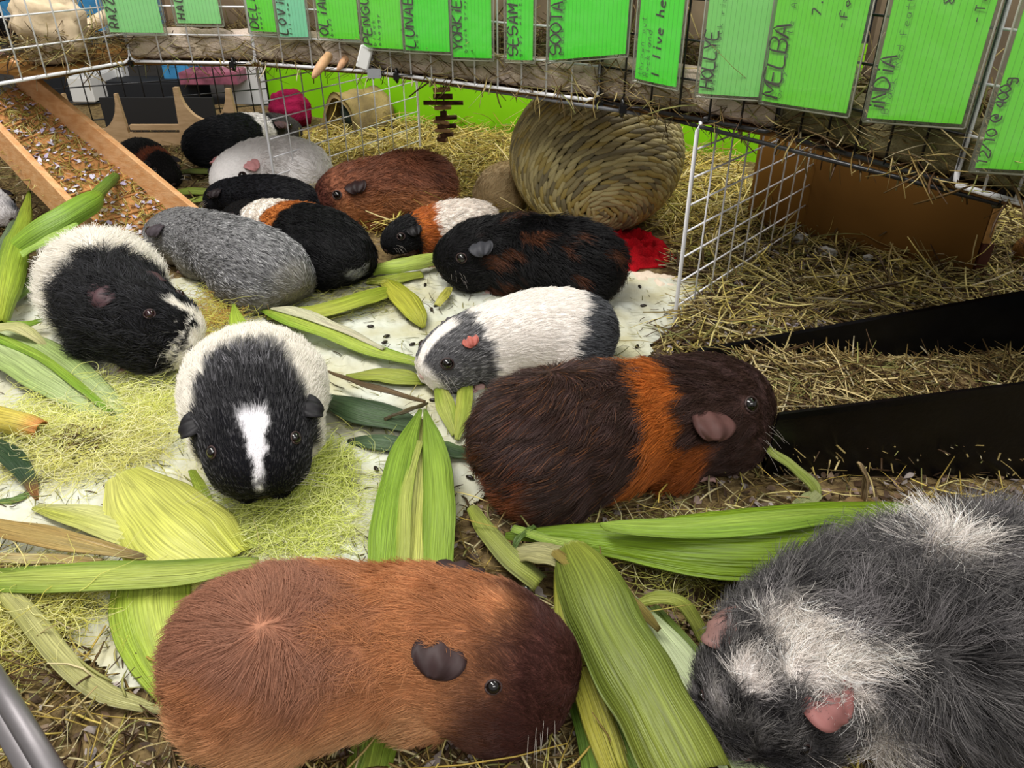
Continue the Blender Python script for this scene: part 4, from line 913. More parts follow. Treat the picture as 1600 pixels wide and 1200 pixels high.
# ------------------------------------------------------------------ corn husks
GR, YG, PALE, TAN, DKG, OLV = '88a82c', 'b7c44a', 'd3d98e', 'b08a4e', '3c5a2c', '8a9a3a'
def leaf_mesh(path, arc=70, c1=GR, c2=YG, roll=0, tipc=None, org=(0, 0, 0), seed=0, nu=26, nv=34, wave=.0012, thick=.0007, flip=1):
    """path: (px, py, height, width in px)"""
    P = np.array([[*G(x, y, h), w_*mpp(G(x, y, h))] for x, y, h, w_ in path]); S_, L = catmull(P, nv)
    C3, Wd = S_[:, :3], np.maximum(S_[:, 3], .0008); T = np.gradient(C3, axis=0); T /= np.linalg.norm(T, axis=1)[:, None]
    S = np.cross(T, (0, 0, 1)); S /= np.linalg.norm(S, axis=1)[:, None]; U = np.cross(S, T)
    Wd = Wd*(1+.05*nz(C3+seed, .09)+.012*nz(C3-seed, .03, 1)); rr = math.radians(roll); S, U = S*math.cos(rr)+U*math.sin(rr), U*math.cos(rr)-S*math.sin(rr)
    a = math.radians(arc)/2; V, UV, col = [], [], []; A_, B_ = lin(c1), lin(c2)
    for sh in (0, 1):
        for i in range(nv):
            w_ = Wd[i]/2; Rr = w_/max(math.sin(min(a, PI/2)), .05)
            for k in range(nu+1):
                u = k/nu*2-1; an = u*a
                off = S[i]*Rr*math.sin(an)+U[i]*flip*(Rr*(math.cos(an)-math.cos(min(a, PI/2))))
                rip = wave*(.5*math.sin(u*9+seed)+.5*math.sin(i*.5+u*3+seed*2))*(.4+.6*abs(u))+.0005*math.sin(u*26+i*.12)+.0016*math.exp(-((u-.35*math.sin(seed))/.07)**2)*math.sin(i*.21+seed)-.0013*math.exp(-((u+.5*math.cos(seed*2))/.05)**2)
                V.append(C3[i]+off+U[i]*(rip-thick*sh)); UV.append((k/nu+seed*.37, i/nv*L*20))
    V = np.array(V); UV = np.array(UV); t = np.tile(np.repeat(np.linspace(0, 1, nv), nu+1), 2); uu = np.tile(np.tile(np.linspace(-1, 1, nu+1), nv), 2)
    mixv = np.clip(.5+.5*nz(np.column_stack([UV[:, 0]*.5, t*.25, t*0+seed]), .35)+.25*(1-abs(uu))-.1, 0, 1); c = mixc(A_, B_, mixv)
    if tipc: c = mixc(c, lin(tipc), smooth(.75, 1, t))
    V[:, 2] = np.maximum(V[:, 2], .005)
    m = nv*(nu+1); Fq = []
    for i in range(nv-1):
        for k in range(nu):
            q = i*(nu+1)+k; Fq += [(q, q+1, q+nu+2, q+nu+1), (q+m, q+m+nu+1, q+m+nu+2, q+m+1)]
        for k in (0, nu):
            q = i*(nu+1)+k; Fq.append((q, q+nu+1, q+nu+1+m, q+m))
    for i in (0, nv-1):
        for k in range(nu):
            q = i*(nu+1)+k; Fq.append((q, q+1, q+1+m, q+m))
    return mesh('husk_leaf', V-np.asarray(org), Fq, M['husk'], True, col=c, uv=UV)
def leaf(label, path, name='corn_husk', **k):
    x, y, h, w_ = path[len(path)//2]; o = G(x, y, h); o[2] = .005
    return tag(link(name, leaf_mesh(path, org=o, seed=len(bpy.data.objects) % 17, **k), loc=o), label, 'corn husk')
def ear(label, leaves, name='corn_ear'):
    x, y, h, w_ = leaves[0][0][1]; o = G(x, y, 0); t = thing(name, label, 'corn ear', o)
    for n, (path, kw) in enumerate(leaves): link(kw.pop('nm', 'husk_leaf'), leaf_mesh(path, org=o, seed=n*3+1, **kw), t)
    return t
# bottom left heap
leaf('broad pale yellow husk fanned at the top of the bottom-left heap', [(195, 742, .022, 60), (235, 790, .024, 140), (290, 845, .022, 165), (350, 890, .014, 120)], arc=60, c1='c6cc4c', c2='dcdc78')
leaf('yellow husk strip lying over the left of the heap', [(55, 792, .012, 14), (130, 806, .02, 50), (230, 835, .026, 62), (320, 872, .02, 40)], arc=50, c1='c9cf5a', c2='e0e09a')
leaf('wide green husk hanging down from under the long flat husk', [(250, 870, .02, 110), (235, 940, .018, 122), (250, 1020, .014, 92), (275, 1085, .012, 52), (292, 1135, .010, 22)], arc=50, c1='9fb838', c2='c4d060')
leaf('long flat green husk lying across the bottom-left heap', [(-60, 908, .03, 40), (40, 905, .034, 62), (180, 900, .036, 62), (300, 893, .034, 54), (360, 884, .03, 36), (405, 878, .026, 22)], arc=75, c1='84a032', c2='b6c45c')
leaf('dry tan husk with a pointed tip in the bottom-left heap', [(-30, 818, .03, 34), (60, 836, .034, 44), (140, 853, .034, 34), (200, 865, .03, 20), (255, 874, .026, 5)], arc=70, c1='b08a48', c2='c4ae6c', tipc='5c4c30')
leaf('short pale dry husk above the long flat green husk', [(-30, 872, .03, 22), (50, 872, .03, 24), (110, 874, .03, 18), (160, 876, .028, 8)], arc=60, c1='c8ac6c', c2='d8c890')
leaf('thin pale leaf curling down the bottom left', [(-20, 895, .03, 30), (40, 958, .03, 34), (100, 1032, .022, 34), (160, 1080, .016, 30), (215, 1100, .012, 22), (262, 1112, .010, 8)], arc=80, c1='b8b86a', c2='d2cf8c')
leaf('dark green leaf at the left edge with an orange tip', [(-15, 690, .02, 26), (20, 715, .026, 34), (45, 750, .02, 22), (58, 782, .01, 5)], arc=80, c1='2f4a2c', c2='4a6440', tipc='b87838')
leaf('narrow green blade at the left edge above the yellow strip', [(-20, 790, .01, 12), (30, 778, .012, 14), (70, 762, .01, 6)], arc=50, c1='5a8038', c2='7a9a48')
leaf('small upright green leaf beside the pink front paw', [(300, 735, .02, 12), (316, 770, .022, 22), (322, 800, .018, 20), (330, 828, .01, 8)], arc=70, c1=GR, c2=YG)
# left
leaf('large pale inside-out husk at the left edge', [(-30, 520, .02, 70), (40, 552, .03, 96), (110, 598, .026, 90), (170, 640, .016, 50), (200, 662, .012, 16)], arc=40, c1='a8c070', c2='d8e2b4', flip=1)
leaf('green edged husk fold above the pale husk at left', [(-20, 520, .035, 18), (60, 556, .038, 16), (120, 600, .034, 14), (175, 645, .02, 10)], arc=120, c1='8cba30', c2='a8c848')
leaf('pale curled leaf tip against the white fluffy guinea pig', [(0, 512, .045, 30), (30, 512, .05, 26), (60, 530, .04, 14), (75, 545, .03, 5)], arc=90, c1='c8cc80', c2='dcd898')
leaf('green leaf at left below the standing ear', [(-20, 505, .03, 26), (30, 508, .03, 22), (68, 500, .028, 10)], arc=70, c1='8cb432', c2=GR)
leaf('small dull green leaf left of the fluffy guinea pig', [(20, 470, .02, 22), (42, 450, .026, 26), (60, 420, .02, 12)], arc=90, c1='6a8a3c', c2='8aa850')
leaf('long dark leaf blade under the green ear', [(40, 388, .045, 8), (60, 365, .055, 14), (90, 400, .045, 12), (112, 408, .03, 6)], arc=70, c1='48703a', c2='5c8444')
leaf('wilted grey green leaf left of the fluffy guinea pig', [(40, 442, .02, 16), (70, 425, .028, 22), (108, 402, .02, 8)], arc=60, c1='6a7a4c', c2='98a070')
ear('green corn ear lying on the foot of the ramp with its stalk up', [([(15, 400, .06, 30), (60, 372, .08, 48), (105, 342, .10, 46), (140, 318, .11, 34), (152, 306, .11, 20)], dict(arc=220, c1='7aa030', c2='9cc03c')),
     ([(140, 315, .11, 22), (160, 296, .115, 18), (180, 276, .12, 14)], dict(arc=250, c1='6a8a34', c2='84a040', nm='stalk')), ([(35, 398, .075, 22), (75, 376, .09, 24), (120, 350, .10, 10)], dict(arc=100, c1='a0c850', c2='b8d868'))])
ear('upright corn ear at the left edge wrapped in green husk', [([(0, 510, .03, 22), (12, 450, .045, 40), (25, 390, .065, 38), (38, 345, .08, 20), (46, 300, .10, 5)], dict(arc=200, c1='88a832', c2='b4c040')),
     ([(-18, 470, .02, 18), (-5, 430, .04, 26), (8, 380, .06, 22), (22, 345, .07, 8)], dict(arc=120, c1='6a8060', c2='9aa880'))])
ear('cut yellow corn stub with an orange end at left', [([(-40, 640, .03, 34), (0, 655, .032, 38), (40, 664, .03, 36), (66, 672, .026, 30)], dict(arc=230, c1='d8c850', c2='e0c860', tipc='d89048')),
     ([(-40, 640, .022, 30), (10, 662, .02, 30), (60, 682, .016, 22)], dict(arc=90, c1='d8a850', c2='e0b860'))])
# centre
ear('split green husk bundle standing on end in the centre', [([(657, 640, .05, 6), (632, 705, .045, 40), (614, 790, .04, 60), (606, 870, .035, 66), (600, 960, .03, 60)], dict(arc=110, c1='7fa22c', c2='98b840', roll=14)),
     ([(660, 655, .04, 6), (657, 720, .035, 36), (650, 800, .03, 46), (646, 880, .03, 46), (640, 960, .02, 44)], dict(arc=60, c1='ccd060', c2='dce08a')),
     ([(664, 640, .05, 6), (680, 710, .042, 42), (686, 790, .038, 50), (683, 870, .032, 52), (678, 960, .03, 46)], dict(arc=110, c1='7fa230', c2='96b442', roll=-12)),
     ([(655, 690, .045, 12), (632, 770, .045, 26), (628, 870, .04, 26), (622, 950, .03, 26)], dict(arc=80, c1='a8bc48', c2='c8d070'))])
leaf('husk tip poking out under the ginger guinea pig belly', [(600, 1120, .01, 60), (585, 1165, .012, 70), (570, 1230, .012, 70)], arc=80, c1='84a038', c2='a8b850')
leaf('pale stem end below the ginger guinea pig', [(415, 1150, .012, 20), (445, 1185, .014, 26), (470, 1230, .014, 28)], arc=150, c1='b4b464', c2='ccc888')
leaf('thin green blade between the husks at the bottom edge', [(575, 1120, .02, 14), (565, 1170, .02, 16), (550, 1230, .02, 16)], arc=60, c1='90b040', c2='b0cc60')
leaf('small husk under the chin of the white and grey guinea pig', [(688, 605, .02, 22), (698, 640, .022, 30), (712, 680, .014, 12)], arc=90, c1='9cb43c', c2='ccd070')
leaf('second small husk under the chin, paler and to its right', [(728, 600, .02, 22), (724, 640, .024, 26), (714, 688, .014, 8)], arc=90, c1='c4cc5c', c2='a8bc48')
leaf('long pale green husk pointing at the white guinea pig nose', [(405, 484, .022, 4), (450, 498, .03, 32), (520, 522, .032, 36), (590, 550, .028, 32), (660, 568, .02, 20)], arc=120, c1='90b838', c2='b8cc50')
leaf('white inner sliver of the long pale husk', [(425, 482, .032, 8), (460, 486, .04, 28), (530, 512, .042, 18), (600, 545, .036, 8)], arc=60, c1='d8dcb0', c2='ece4c4')
leaf('flat green husk behind the long pale one', [(420, 494, .016, 24), (500, 486, .024, 44), (570, 466, .026, 42), (612, 452, .02, 26)], arc=90, c1='9cac34', c2='b8c048')
leaf('hollow cut stalk at the feet of the tortoiseshell guinea pig', [(585, 424, .02, 22), (630, 417, .028, 28), (685, 405, .03, 22)], arc=200, c1='a8c048', c2='c0d068')
leaf('short husk under the hollow cut stalk', [(575, 440, .014, 18), (615, 436, .02, 30), (658, 428, .018, 20)], arc=90, c1='98a838', c2='b4b850')
leaf('folded yellow green husk pointing at the grey ear', [(605, 440, .02, 24), (628, 462, .028, 40), (650, 490, .024, 34), (662, 512, .014, 6)], arc=80, c1='a8b030', c2='c4c448')
leaf('upright lime tip between the agouti and the black-faced animals', [(365, 475, .05, 4), (370, 500, .04, 22), (380, 530, .03, 32), (392, 560, .02, 28)], arc=100, c1='a4c430', c2='c0d450')
leaf('pale yellow leaf tip in front of the tortoiseshell guinea pig', [(682, 478, .016, 12), (692, 465, .022, 16), (702, 450, .02, 12)], arc=90, c1='d0cc58', c2='dcd878')
leaf('olive husk left of the white and grey guinea pig muzzle', [(540, 588, .01, 8), (590, 585, .018, 34), (640, 590, .018, 36), (665, 596, .01, 14)], arc=60, c1='98a83c', c2='b0b850')
leaf('dark green leaf heap in the centre of the pad', [(505, 620, .014, 20), (560, 640, .026, 62), (620, 655, .022, 56), (672, 672, .012, 18)], arc=80, c1='2c4028', c2='4c6440')
leaf('second dark leaf below the dark green heap', [(540, 690, .01, 14), (590, 690, .02, 40), (640, 700, .018, 30), (690, 712, .010, 10)], arc=70, c1='3a5434', c2='5a7050')
leaf('dark leaf between the husk bundle and the chocolate guinea pig', [(660, 690, .02, 20), (700, 702, .022, 32), (745, 712, .016, 18)], arc=70, c1='2f4a2a', c2='54703c')
leaf('brown dried stem strip across the dark leaves', [(512, 580, .03, 6), (560, 598, .036, 12), (620, 615, .032, 12), (665, 628, .02, 4)], arc=90, c1='6a5638', c2='8c7450')
leaf('second dried stem strip over the dark leaves', [(600, 655, .03, 4), (640, 640, .036, 9), (668, 630, .03, 4)], arc=90, c1='4a4024', c2='6a5c34')
# right front
leaf('grey green stem left of the big front ear', [(738, 795, .02, 18), (762, 832, .026, 30), (805, 880, .024, 36), (845, 912, .016, 34)], arc=150, c1='8a8e58', c2='b0bc50')
leaf('large green husk running right under the grizzled guinea pig', [(790, 838, .018, 14), (860, 836, .024, 36), (960, 845, .034, 76), (1060, 852, .042, 120), (1180, 852, .046, 150), (1300, 846, .046, 160), (1420, 836, .045, 140)], arc=130, c1='76961c', c2='88a626')
leaf('husk layer over the large green husk with a clipped end', [(938, 818, .058, 4), (960, 822, .062, 26), (1060, 826, .07, 46), (1180, 818, .076, 48), (1300, 806, .076, 36), (1400, 802, .06, 30)], arc=80, c1='88ac34', c2='a0bc48')
leaf('thin husk sliver under the large green husk', [(800, 826, .03, 16), (870, 846, .03, 22), (980, 862, .034, 20), (1080, 872, .03, 8)], arc=80, c1='98b848', c2='b0c860')
ear('big green corn ear in its husk at the bottom right of centre', [
     ([(895, 868, .05, 60), (925, 925, .058, 108), (965, 1010, .062, 122), (1022, 1110, .058, 130), (1085, 1230, .05, 135)], dict(arc=170, c1='6c7c2e', c2='8d963a')),
     ([(880, 878, .045, 30), (888, 940, .045, 50), (900, 1020, .038, 56), (930, 1110, .03, 60), (965, 1210, .024, 60)], dict(arc=120, c1='b4ae40', c2='a4a840', roll=20)),
     ([(990, 935, .035, 14), (1040, 1010, .036, 60), (1100, 1100, .034, 76), (1180, 1220, .03, 80)], dict(arc=60, c1='b8c890', c2='ccd8a8', roll=-14)),
     ([(900, 1010, .02, 30), (925, 1100, .02, 70), (960, 1220, .02, 100)], dict(arc=90, c1='5c7a2c', c2='7a9838')),
     ([(1020, 950, .03, 20), (1075, 1030, .03, 50), (1130, 1120, .028, 70), (1190, 1220, .026, 80)], dict(arc=90, c1='5e7428', c2='748a34', roll=-30)),
     ([(870, 862, .06, 22), (900, 885, .072, 26), (950, 915, .074, 24), (1000, 950, .062, 22), (1030, 985, .05, 8)], dict(arc=80, c1='8c7c40', c2='a4944c'))])
leaf('folded papery leaf at the top of the big front ear', [(800, 862, .02, 40), (835, 862, .034, 56), (868, 868, .05, 52), (890, 884, .056, 20)], arc=60, c1='a4a068', c2='c0bc88')
leaf('drooping curled leaf tip right of the big front ear', [(990, 945, .04, 14), (1025, 934, .05, 24), (1062, 940, .048, 26), (1085, 968, .036, 26), (1108, 1010, .02, 20)], arc=110, c1='98a440', c2='b0b858')
leaf('dark green blade hanging from the end of the thin sliver', [(835, 822, .03, 8), (810, 842, .03, 12), (798, 868, .02, 4)], arc=70, c1='5c7c34', c2='7c9a48')
leaf('green leaf hanging from the mouth of the chocolate guinea pig', [(1184, 690, .042, 12), (1215, 712, .04, 20), (1250, 738, .03, 24), (1272, 760, .02, 24), (1278, 780, .01, 10)], arc=60, c1='9cae48', c2='b4c068', thick=.001)
leaf('pale leaf end resting beside the tray', [(1278, 770, .018, 20), (1262, 782, .014, 28), (1240, 796, .010, 22)], arc=50, c1='a4ac70', c2='b4b884')
leaf('green leaf sliver along the top of the large green husk', [(1210, 802, .04, 8), (1250, 792, .05, 14), (1296, 796, .04, 8)], arc=80, c1='94b044', c2='b0c468')
leaf('dry brown husk stub in front of the tray', [(1305, 795, .012, 20), (1330, 790, .02, 40), (1360, 788, .016, 34), (1376, 792, .01, 14)], arc=90, c1='8c6c3c', c2='a88a5c')
leaf('upright dry husk curl against the tray wall', [(1350, 800, .01, 16), (1350, 775, .03, 14), (1352, 750, .05, 11), (1345, 728, .066, 8), (1340, 722, .07, 3)], arc=120, c1='b89c74', c2='d0b890')
leaf('green stem lying behind the white wire divider', [(1088, 362, .012, 6), (1100, 385, .014, 11), (1108, 405, .014, 12), (1118, 422, .010, 8)], arc=180, c1='90983c', c2='a8b45c')
leaf('green husk behind the plain black guinea pig', [(270, 300, .02, 16), (300, 300, .024, 26), (345, 300, .02, 18)], arc=90, c1='90a83c', c2='a8bc50')
leaf('dull green husk between the two black guinea pigs', [(275, 270, .015, 14), (310, 268, .02, 24), (350, 272, .015, 14)], arc=80, c1='5c6c2c', c2='788438')
leaf('green stem end beside the ramp rail', [(285, 318, .02, 10), (315, 312, .022, 14), (335, 308, .02, 10)], arc=150, c1='a0bc40', c2='b8cc58')

# ------------------------------------------------------------------ woven basket
bc = G(938, 262, .145); bc = np.array((bc[0]+.004, G(938, 366)[1]+.030, .138)); br = np.array((.153, .132, .137))
basket = thing('woven_basket', 'round woven seagrass basket lying on its side before the lime board', 'basket', (bc[0], bc[1], 0.004))
ax = np.array((-.02, -.86, -.52)); ax /= np.linalg.norm(ax); e1 = np.cross(ax, (0, 0, 1)); e1 /= np.linalg.norm(e1); e2 = np.cross(e1, ax)
def bpt(al, az, k=1.0): d = ax*math.cos(al)+(e1*math.cos(az)+e2*math.sin(az))*math.sin(al); return d*br*k
off = bc-np.array(basket.location)
V, Fq = ellipsoid((0, 0, 0), br*.975, nu=48, nv=32); V = V+off; V[:, 2] = np.maximum(V[:, 2], .003)
link('basket_body', mesh('basket_body', V, Fq, mat('basket_core', '3c3420', .8)), basket)
sv, sf = ellipsoid((0, 0, 0), (.5, .085, .05), nu=8, nv=5)
R90 = np.array(((0, 0, 1), (0, 1, 0), (-1, 0, 0))); sv0, sf = ellipsoid((0, 0, 0), (.11, .11, .5), nu=8, nv=6); sv = sv0 @ R90.T; sv[:, 2] *= .55; sv[:, 1] *= 1.0
smes = []
for cst in ('d6c894', 'b8aa7c', 'cbb670', '9a9070', 'e4d69c'):
    c = np.tile(lin(cst), (len(sv), 1)); smes.append(mesh('strand', sv, sf, M['sea'], True, col=c))
rs = np.random.RandomState(90); items = []; al = .05
while al < 2.15:
    rad = math.sin(al)*.155; n = max(5, int(2*PI*rad/.021)); 
    for k in range(n):
        az = 2*PI*(k+rs.uniform(-.1, .1))/n+al*3; items.append((al, az, n))
    al += .072
def strand_mx(al, az):
    p = bpt(al, az); d = bpt(al, az+.05)-p if al > .03 else e1*.1; d /= np.linalg.norm(d); nn = p/br**2; nn /= np.linalg.norm(nn); s = np.cross(nn, d)
    ta = math.radians(22+rs.uniform(-5, 5)); d2 = d*math.cos(ta)+s*math.sin(ta); s2 = np.cross(nn, d2); return p, d2, s2, nn
vis = []
for it in items:
    p, d2, s2, nn = strand_mx(it[0], it[1]); wpt = bc+p; fac = -np.dot(nn, (wpt-CAM)/np.linalg.norm(wpt-CAM)); vis.append((fac-.25*(it[0] > 1.5), it, p, d2, s2, nn))
vis.sort(key=lambda v: -v[0]); rest = []
for n, (fac, it, p, d2, s2, nn) in enumerate(vis):
    Lg = .036*rs.uniform(.85, 1.15); Wd_ = .048*rs.uniform(.85, 1.15)
    if p[2] < -br[2]+.004: continue
    mx = np.eye(4); mx[:3, 0] = d2*Lg; mx[:3, 1] = s2*Wd_; mx[:3, 2] = nn*Wd_*1.5; mx[:3, 3] = p+off+nn*.0008
    if n < 300:
        o = link('strand', smes[rs.randint(5)], basket); o.matrix_basis = Matrix(mx.tolist())
    else: rest.append(((sv @ mx[:3, :3].T)+mx[:3, 3], sf, rs.randint(5)))
V, Fq = merge([(a_, b_) for a_, b_, _ in rest]); cc = np.concatenate([np.tile(lin(('d6c894', 'b8aa7c', 'cbb670', '9a9070', 'e4d69c')[c_]), (len(sv), 1)) for _, _, c_ in rest])
o = link('outer_strands', mesh('outer_strands', V, Fq, M['sea'], True, col=cc), basket); o['kind'] = 'stuff'

# ------------------------------------------------------------------ cloths
def cloth(label, path_poly, hgt, m, seed, name='fleece_cloth', wl=.04, cat='cloth'):
    W = np.array([G(x, y)[:2] for x, y in path_poly]); c = W.mean(0); n, k = 72, 26; V = []
    ang = np.linspace(0, 2*PI, n, endpoint=False); cl = np.vstack([W, W[:1]]); seg = np.linalg.norm(np.diff(cl, axis=0), axis=1); s = np.r_[0, np.cumsum(seg)]; q = np.linspace(0, s[-1], n, endpoint=False)
    E = np.stack([np.interp(q, s, cl[:, 0]), np.interp(q, s, cl[:, 1])], 1)
    for j in range(k+1):
        f = j/k; XY = c+(E-c)*f; P3 = np.column_stack([XY, np.zeros(n)]); z = hgt*(1-f**3)*(.55+.45*nz(P3+seed, wl))+hgt*.25*np.abs(nz(P3+seed*2, wl*.4, 1))*(1-f**4)
        V.append(np.column_stack([XY, np.maximum(z, 0)+bh(XY[:, 0], XY[:, 1])+.002]))
    V = np.concatenate(V); Fq = [(j*n+i, j*n+(i+1) % n, (j+1)*n+(i+1) % n, (j+1)*n+i) for j in range(k) for i in range(n)]
    o_ = np.array((*c, 0)); o = link(name, mesh(name, V-o_, Fq, m), loc=o_); sol = o.modifiers.new('s', 'SOLIDIFY'); sol.thickness = .002
    return tag(o, label, cat)
cloth('rumpled red fleece lying in front of the woven basket', [(915, 372), (960, 360), (1010, 368), (1035, 385), (1058, 410), (1040, 425), (1000, 425), (975, 440), (940, 420)], .022, M['red'], 1.0, wl=.03)
cloth('pale cloth roll beside the divider foot', [(975, 428), (1010, 430), (1060, 440), (1062, 455), (1030, 458), (990, 446)], .014, mat('pale_cloth', 'd8c8b4', .9, bump=.5), 2.0, wl=.05)
p = G(458, 200); blob_cloth('fleece_bed', 'crimson fleece hammock bunched in the back corner', (p[0], p[1], .05), (.055, .05, .055), M['pink'], 5.0, amp=.18)
# tunnel: beige arch
tp_ = G(545, 208); tun = thing('fleece_tunnel', 'beige fleece tunnel with a dark opening in the back corner', 'tunnel', tp_)
V = []; nA, nL = 18, 10; dirn = np.array((.55, .6, 0)); dirn /= np.linalg.norm(dirn); sd = np.array((dirn[1], -dirn[0], 0))
for sh in (1.0, .86):
    for j in range(nL+1):
        for i in range(nA+1):
            a_ = PI*i/nA; V.append(dirn*(j/nL-.2)*.14+(sd*-math.cos(a_)*.075*sh+np.array((0, 0, math.sin(a_)*.105*sh)))*(1+.03*math.sin(j*1.3+i)))
m = (nL+1)*(nA+1); Fq = []
for j in range(nL):
    for i in range(nA):
        k = j*(nA+1)+i; Fq += [(k, k+1, k+nA+2, k+nA+1), (k+m, k+m+nA+1, k+m+nA+2, k+m+1)]
for j in (0, nL):
    for i in range(nA):
        k = j*(nA+1)+i; Fq.append((k, k+1, k+1+m, k+m))
link('tunnel_shell', mesh('tunnel_shell', np.array(V)+(0, 0, .004), Fq, mat('tunnel_fleece', 'a08c5c', .95, .1, col2='6a5c40', vscale=14, bump=.6, bscale=200)), tun)
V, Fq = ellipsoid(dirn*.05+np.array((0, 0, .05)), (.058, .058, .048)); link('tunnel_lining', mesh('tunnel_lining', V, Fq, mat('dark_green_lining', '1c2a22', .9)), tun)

# ------------------------------------------------------------------ hanging chew toy
ty = G(693, 250)[1]-.42; 
def ta(px, py): return atY(px, py, ty)
top = ta(693, 128); toy = thing('chew_toy', 'hanging chew toy of stacked bark sticks below the shelf', 'toy', top)
def stick(cx, cy, wpx, hpx, m, rot=0, name='stick', dy=0):
    c = ta(cx, cy); s = mpp(c); a_ = wpx*s/2; r_ = hpx*s/2; d = np.array((math.cos(rot), math.sin(rot), 0)); c = c+np.array((0, dy, 0))-top
    V, Fq = tube([c-d*a_, c, c+d*a_], [r_*.95, r_, r_*.97], 10); me = mesh(name, V, Fq, m); me.materials.append(M['cutwood'])
    for pg in me.polygons:
        if len(pg.vertices) > 4: pg.material_index = 1
    return link(name, me, toy)
V, Fq = tube([np.zeros(3), (ta(694, 170)-top), (ta(694, 218)-top)], .0012, 6); link('cord', mesh('cord', V, Fq, M['tie']), toy)
for (cx, cy, wp, hp, mm, rot, dy) in ((690, 140, 26, 8, 'cutwood', .4, 0), (692, 151, 30, 9, 'bark', 0, 0), (693, 160, 62, 7, 'bark', 0, -.004), (692, 168, 26, 7, 'cutwood', .3, 0), (693, 178, 10, 10, 'bark', 0, 0), (697, 184, 34, 7, 'bark', .3, 0), (690, 191, 26, 6, 'cutwood', -.5, 0), (698, 197, 30, 7, 'bark', .2, 0), (692, 204, 24, 6, 'cutwood', -.2, 0), (697, 211, 24, 7, 'bark', .6, 0), (691, 218, 16, 8, 'bark', -.4, 0)):
    stick(cx, cy, wp, hp, M[mm], rot, dy=dy)

# ------------------------------------------------------------------ cable ties, connectors, clip
def tie_(px, py, h, label, s=1.0):
    c = G(px, py, h); t = thing('cable_tie', label, 'cable tie', c); ring = [np.array((0, math.cos(a_)*.007*s, math.sin(a_)*.010*s)) for a_ in np.linspace(0, 2*PI, 13)]
    V, Fq = tube(ring, .0022*s, 6); st_ = link('strap', mesh('strap', V, Fq, M['tie']), t)
    V, Fq = box((0, -.008*s, 0), (.009*s, .006*s, .009*s)); o = link('tie_head', mesh('tie_head', V, Fq, M['tie'], False), st_)
    V, Fq = tube([np.array((0, -.008, 0))*s, np.array((.012, -.016, .003))*s, np.array((.028, -.02, .004))*s], .0010*s, 5); link('tail', mesh('tail', V, Fq, M['tie']), st_)
tie_(583, 112, ZR, 'black cable tie at the rail corner right of the white clip'); tie_(620, 118, ZR, 'second black cable tie right of the rail corner')
tie_(935, 156, ZR, 'black cable tie above the left top of the basket', 1.2); tie_(972, 168, ZR, 'black cable tie beside the tie over the basket', 1.1)
tie_(1440, 260, ZR, 'small black cable tie under the widest card', .7); tie_(1562, 300, ZR, 'thick black cable tie on the white rail at the right edge', 1.3)
tie_(365, 100, ZR, 'black cable tie on the rail above the hay rack'); tie_(205, 96, ZR, 'black cable tie at the rail joint over the ramp', .8)
# small pale nubs poking out under the fleece, scraps of paper
for px, py, s_, lab in ((500, 104, 1.0, 'pale tan wooden chew poking out below the cream fleece by the rail'), (536, 96, .8, 'shorter tan wooden chew beside the pale one under the fleece')):
    c = G(px, py, ZR+.012); pts = [np.array((.012, .02, .014))*s_, np.array((.006, .004, .006))*s_, np.array((0, -.008, -.002))*s_, np.array((-.006, -.018, -.010))*s_, np.array((-.009, -.022, -.014))*s_]
    V, Fq = tube(pts, np.array((.007, .008, .0075, .005, .002))*s_, 10); tag(link('wooden_chew', mesh('wooden_chew', V, Fq, mat('tan_chew', 'c89a74', .6, var=.2, vscale=80)), loc=c), lab, 'chew')
for px, py, r_, lab in ((1293, 402, .014, 'crumpled white paper scrap before the brown board'), (1252, 378, .012, 'crumpled grey paper scrap at the corner of the brown board'), (1355, 408, .008, 'tiny pale paper scrap along the foot of the brown board')):
    c = G(px, py, .012); blob_cloth('paper_scrap', lab, (c[0], c[1], .018), (r_, r_*.8, r_*.8), M['paint_white'], px*.01, amp=.45, wl=.012)['category'] = 'paper'
# white clip
c = G(572, 92, ZR+.02); clip = thing('plastic_clip', 'white and grey plastic clip hooked on the rail', 'clip', c)
V, Fq = box((0, -.012, .004), (.02, .012, .036), np.array(((math.cos(.35), 0, math.sin(.35)), (0, 1, 0), (-math.sin(.35), 0, math.cos(.35))))); o = link('clip_jaw', mesh('clip_jaw', V, Fq, M['paint_white'], False), clip); bv = o.modifiers.new('b', 'BEVEL'); bv.width = .002
V, Fq = box((.014, -.012, -.02), (.022, .012, .014)); link('clip_lever', mesh('clip_lever', V, Fq, mat('grey_plastic', '8a8c90', .4), False), clip)
c = G(603, 88, ZR+.02); V, Fq = box((0, 0, 0), (.012, .008, .03)); V2, F2 = box((0, -.005, -.012), (.014, .006, .006)); V, Fq = merge([(V, Fq), (V2, F2)]); tag(link('plastic_clip', mesh('plastic_clip', V, Fq, M['paint_white'], False), loc=c), 'small upright white clip right of the larger clip', 'clip')

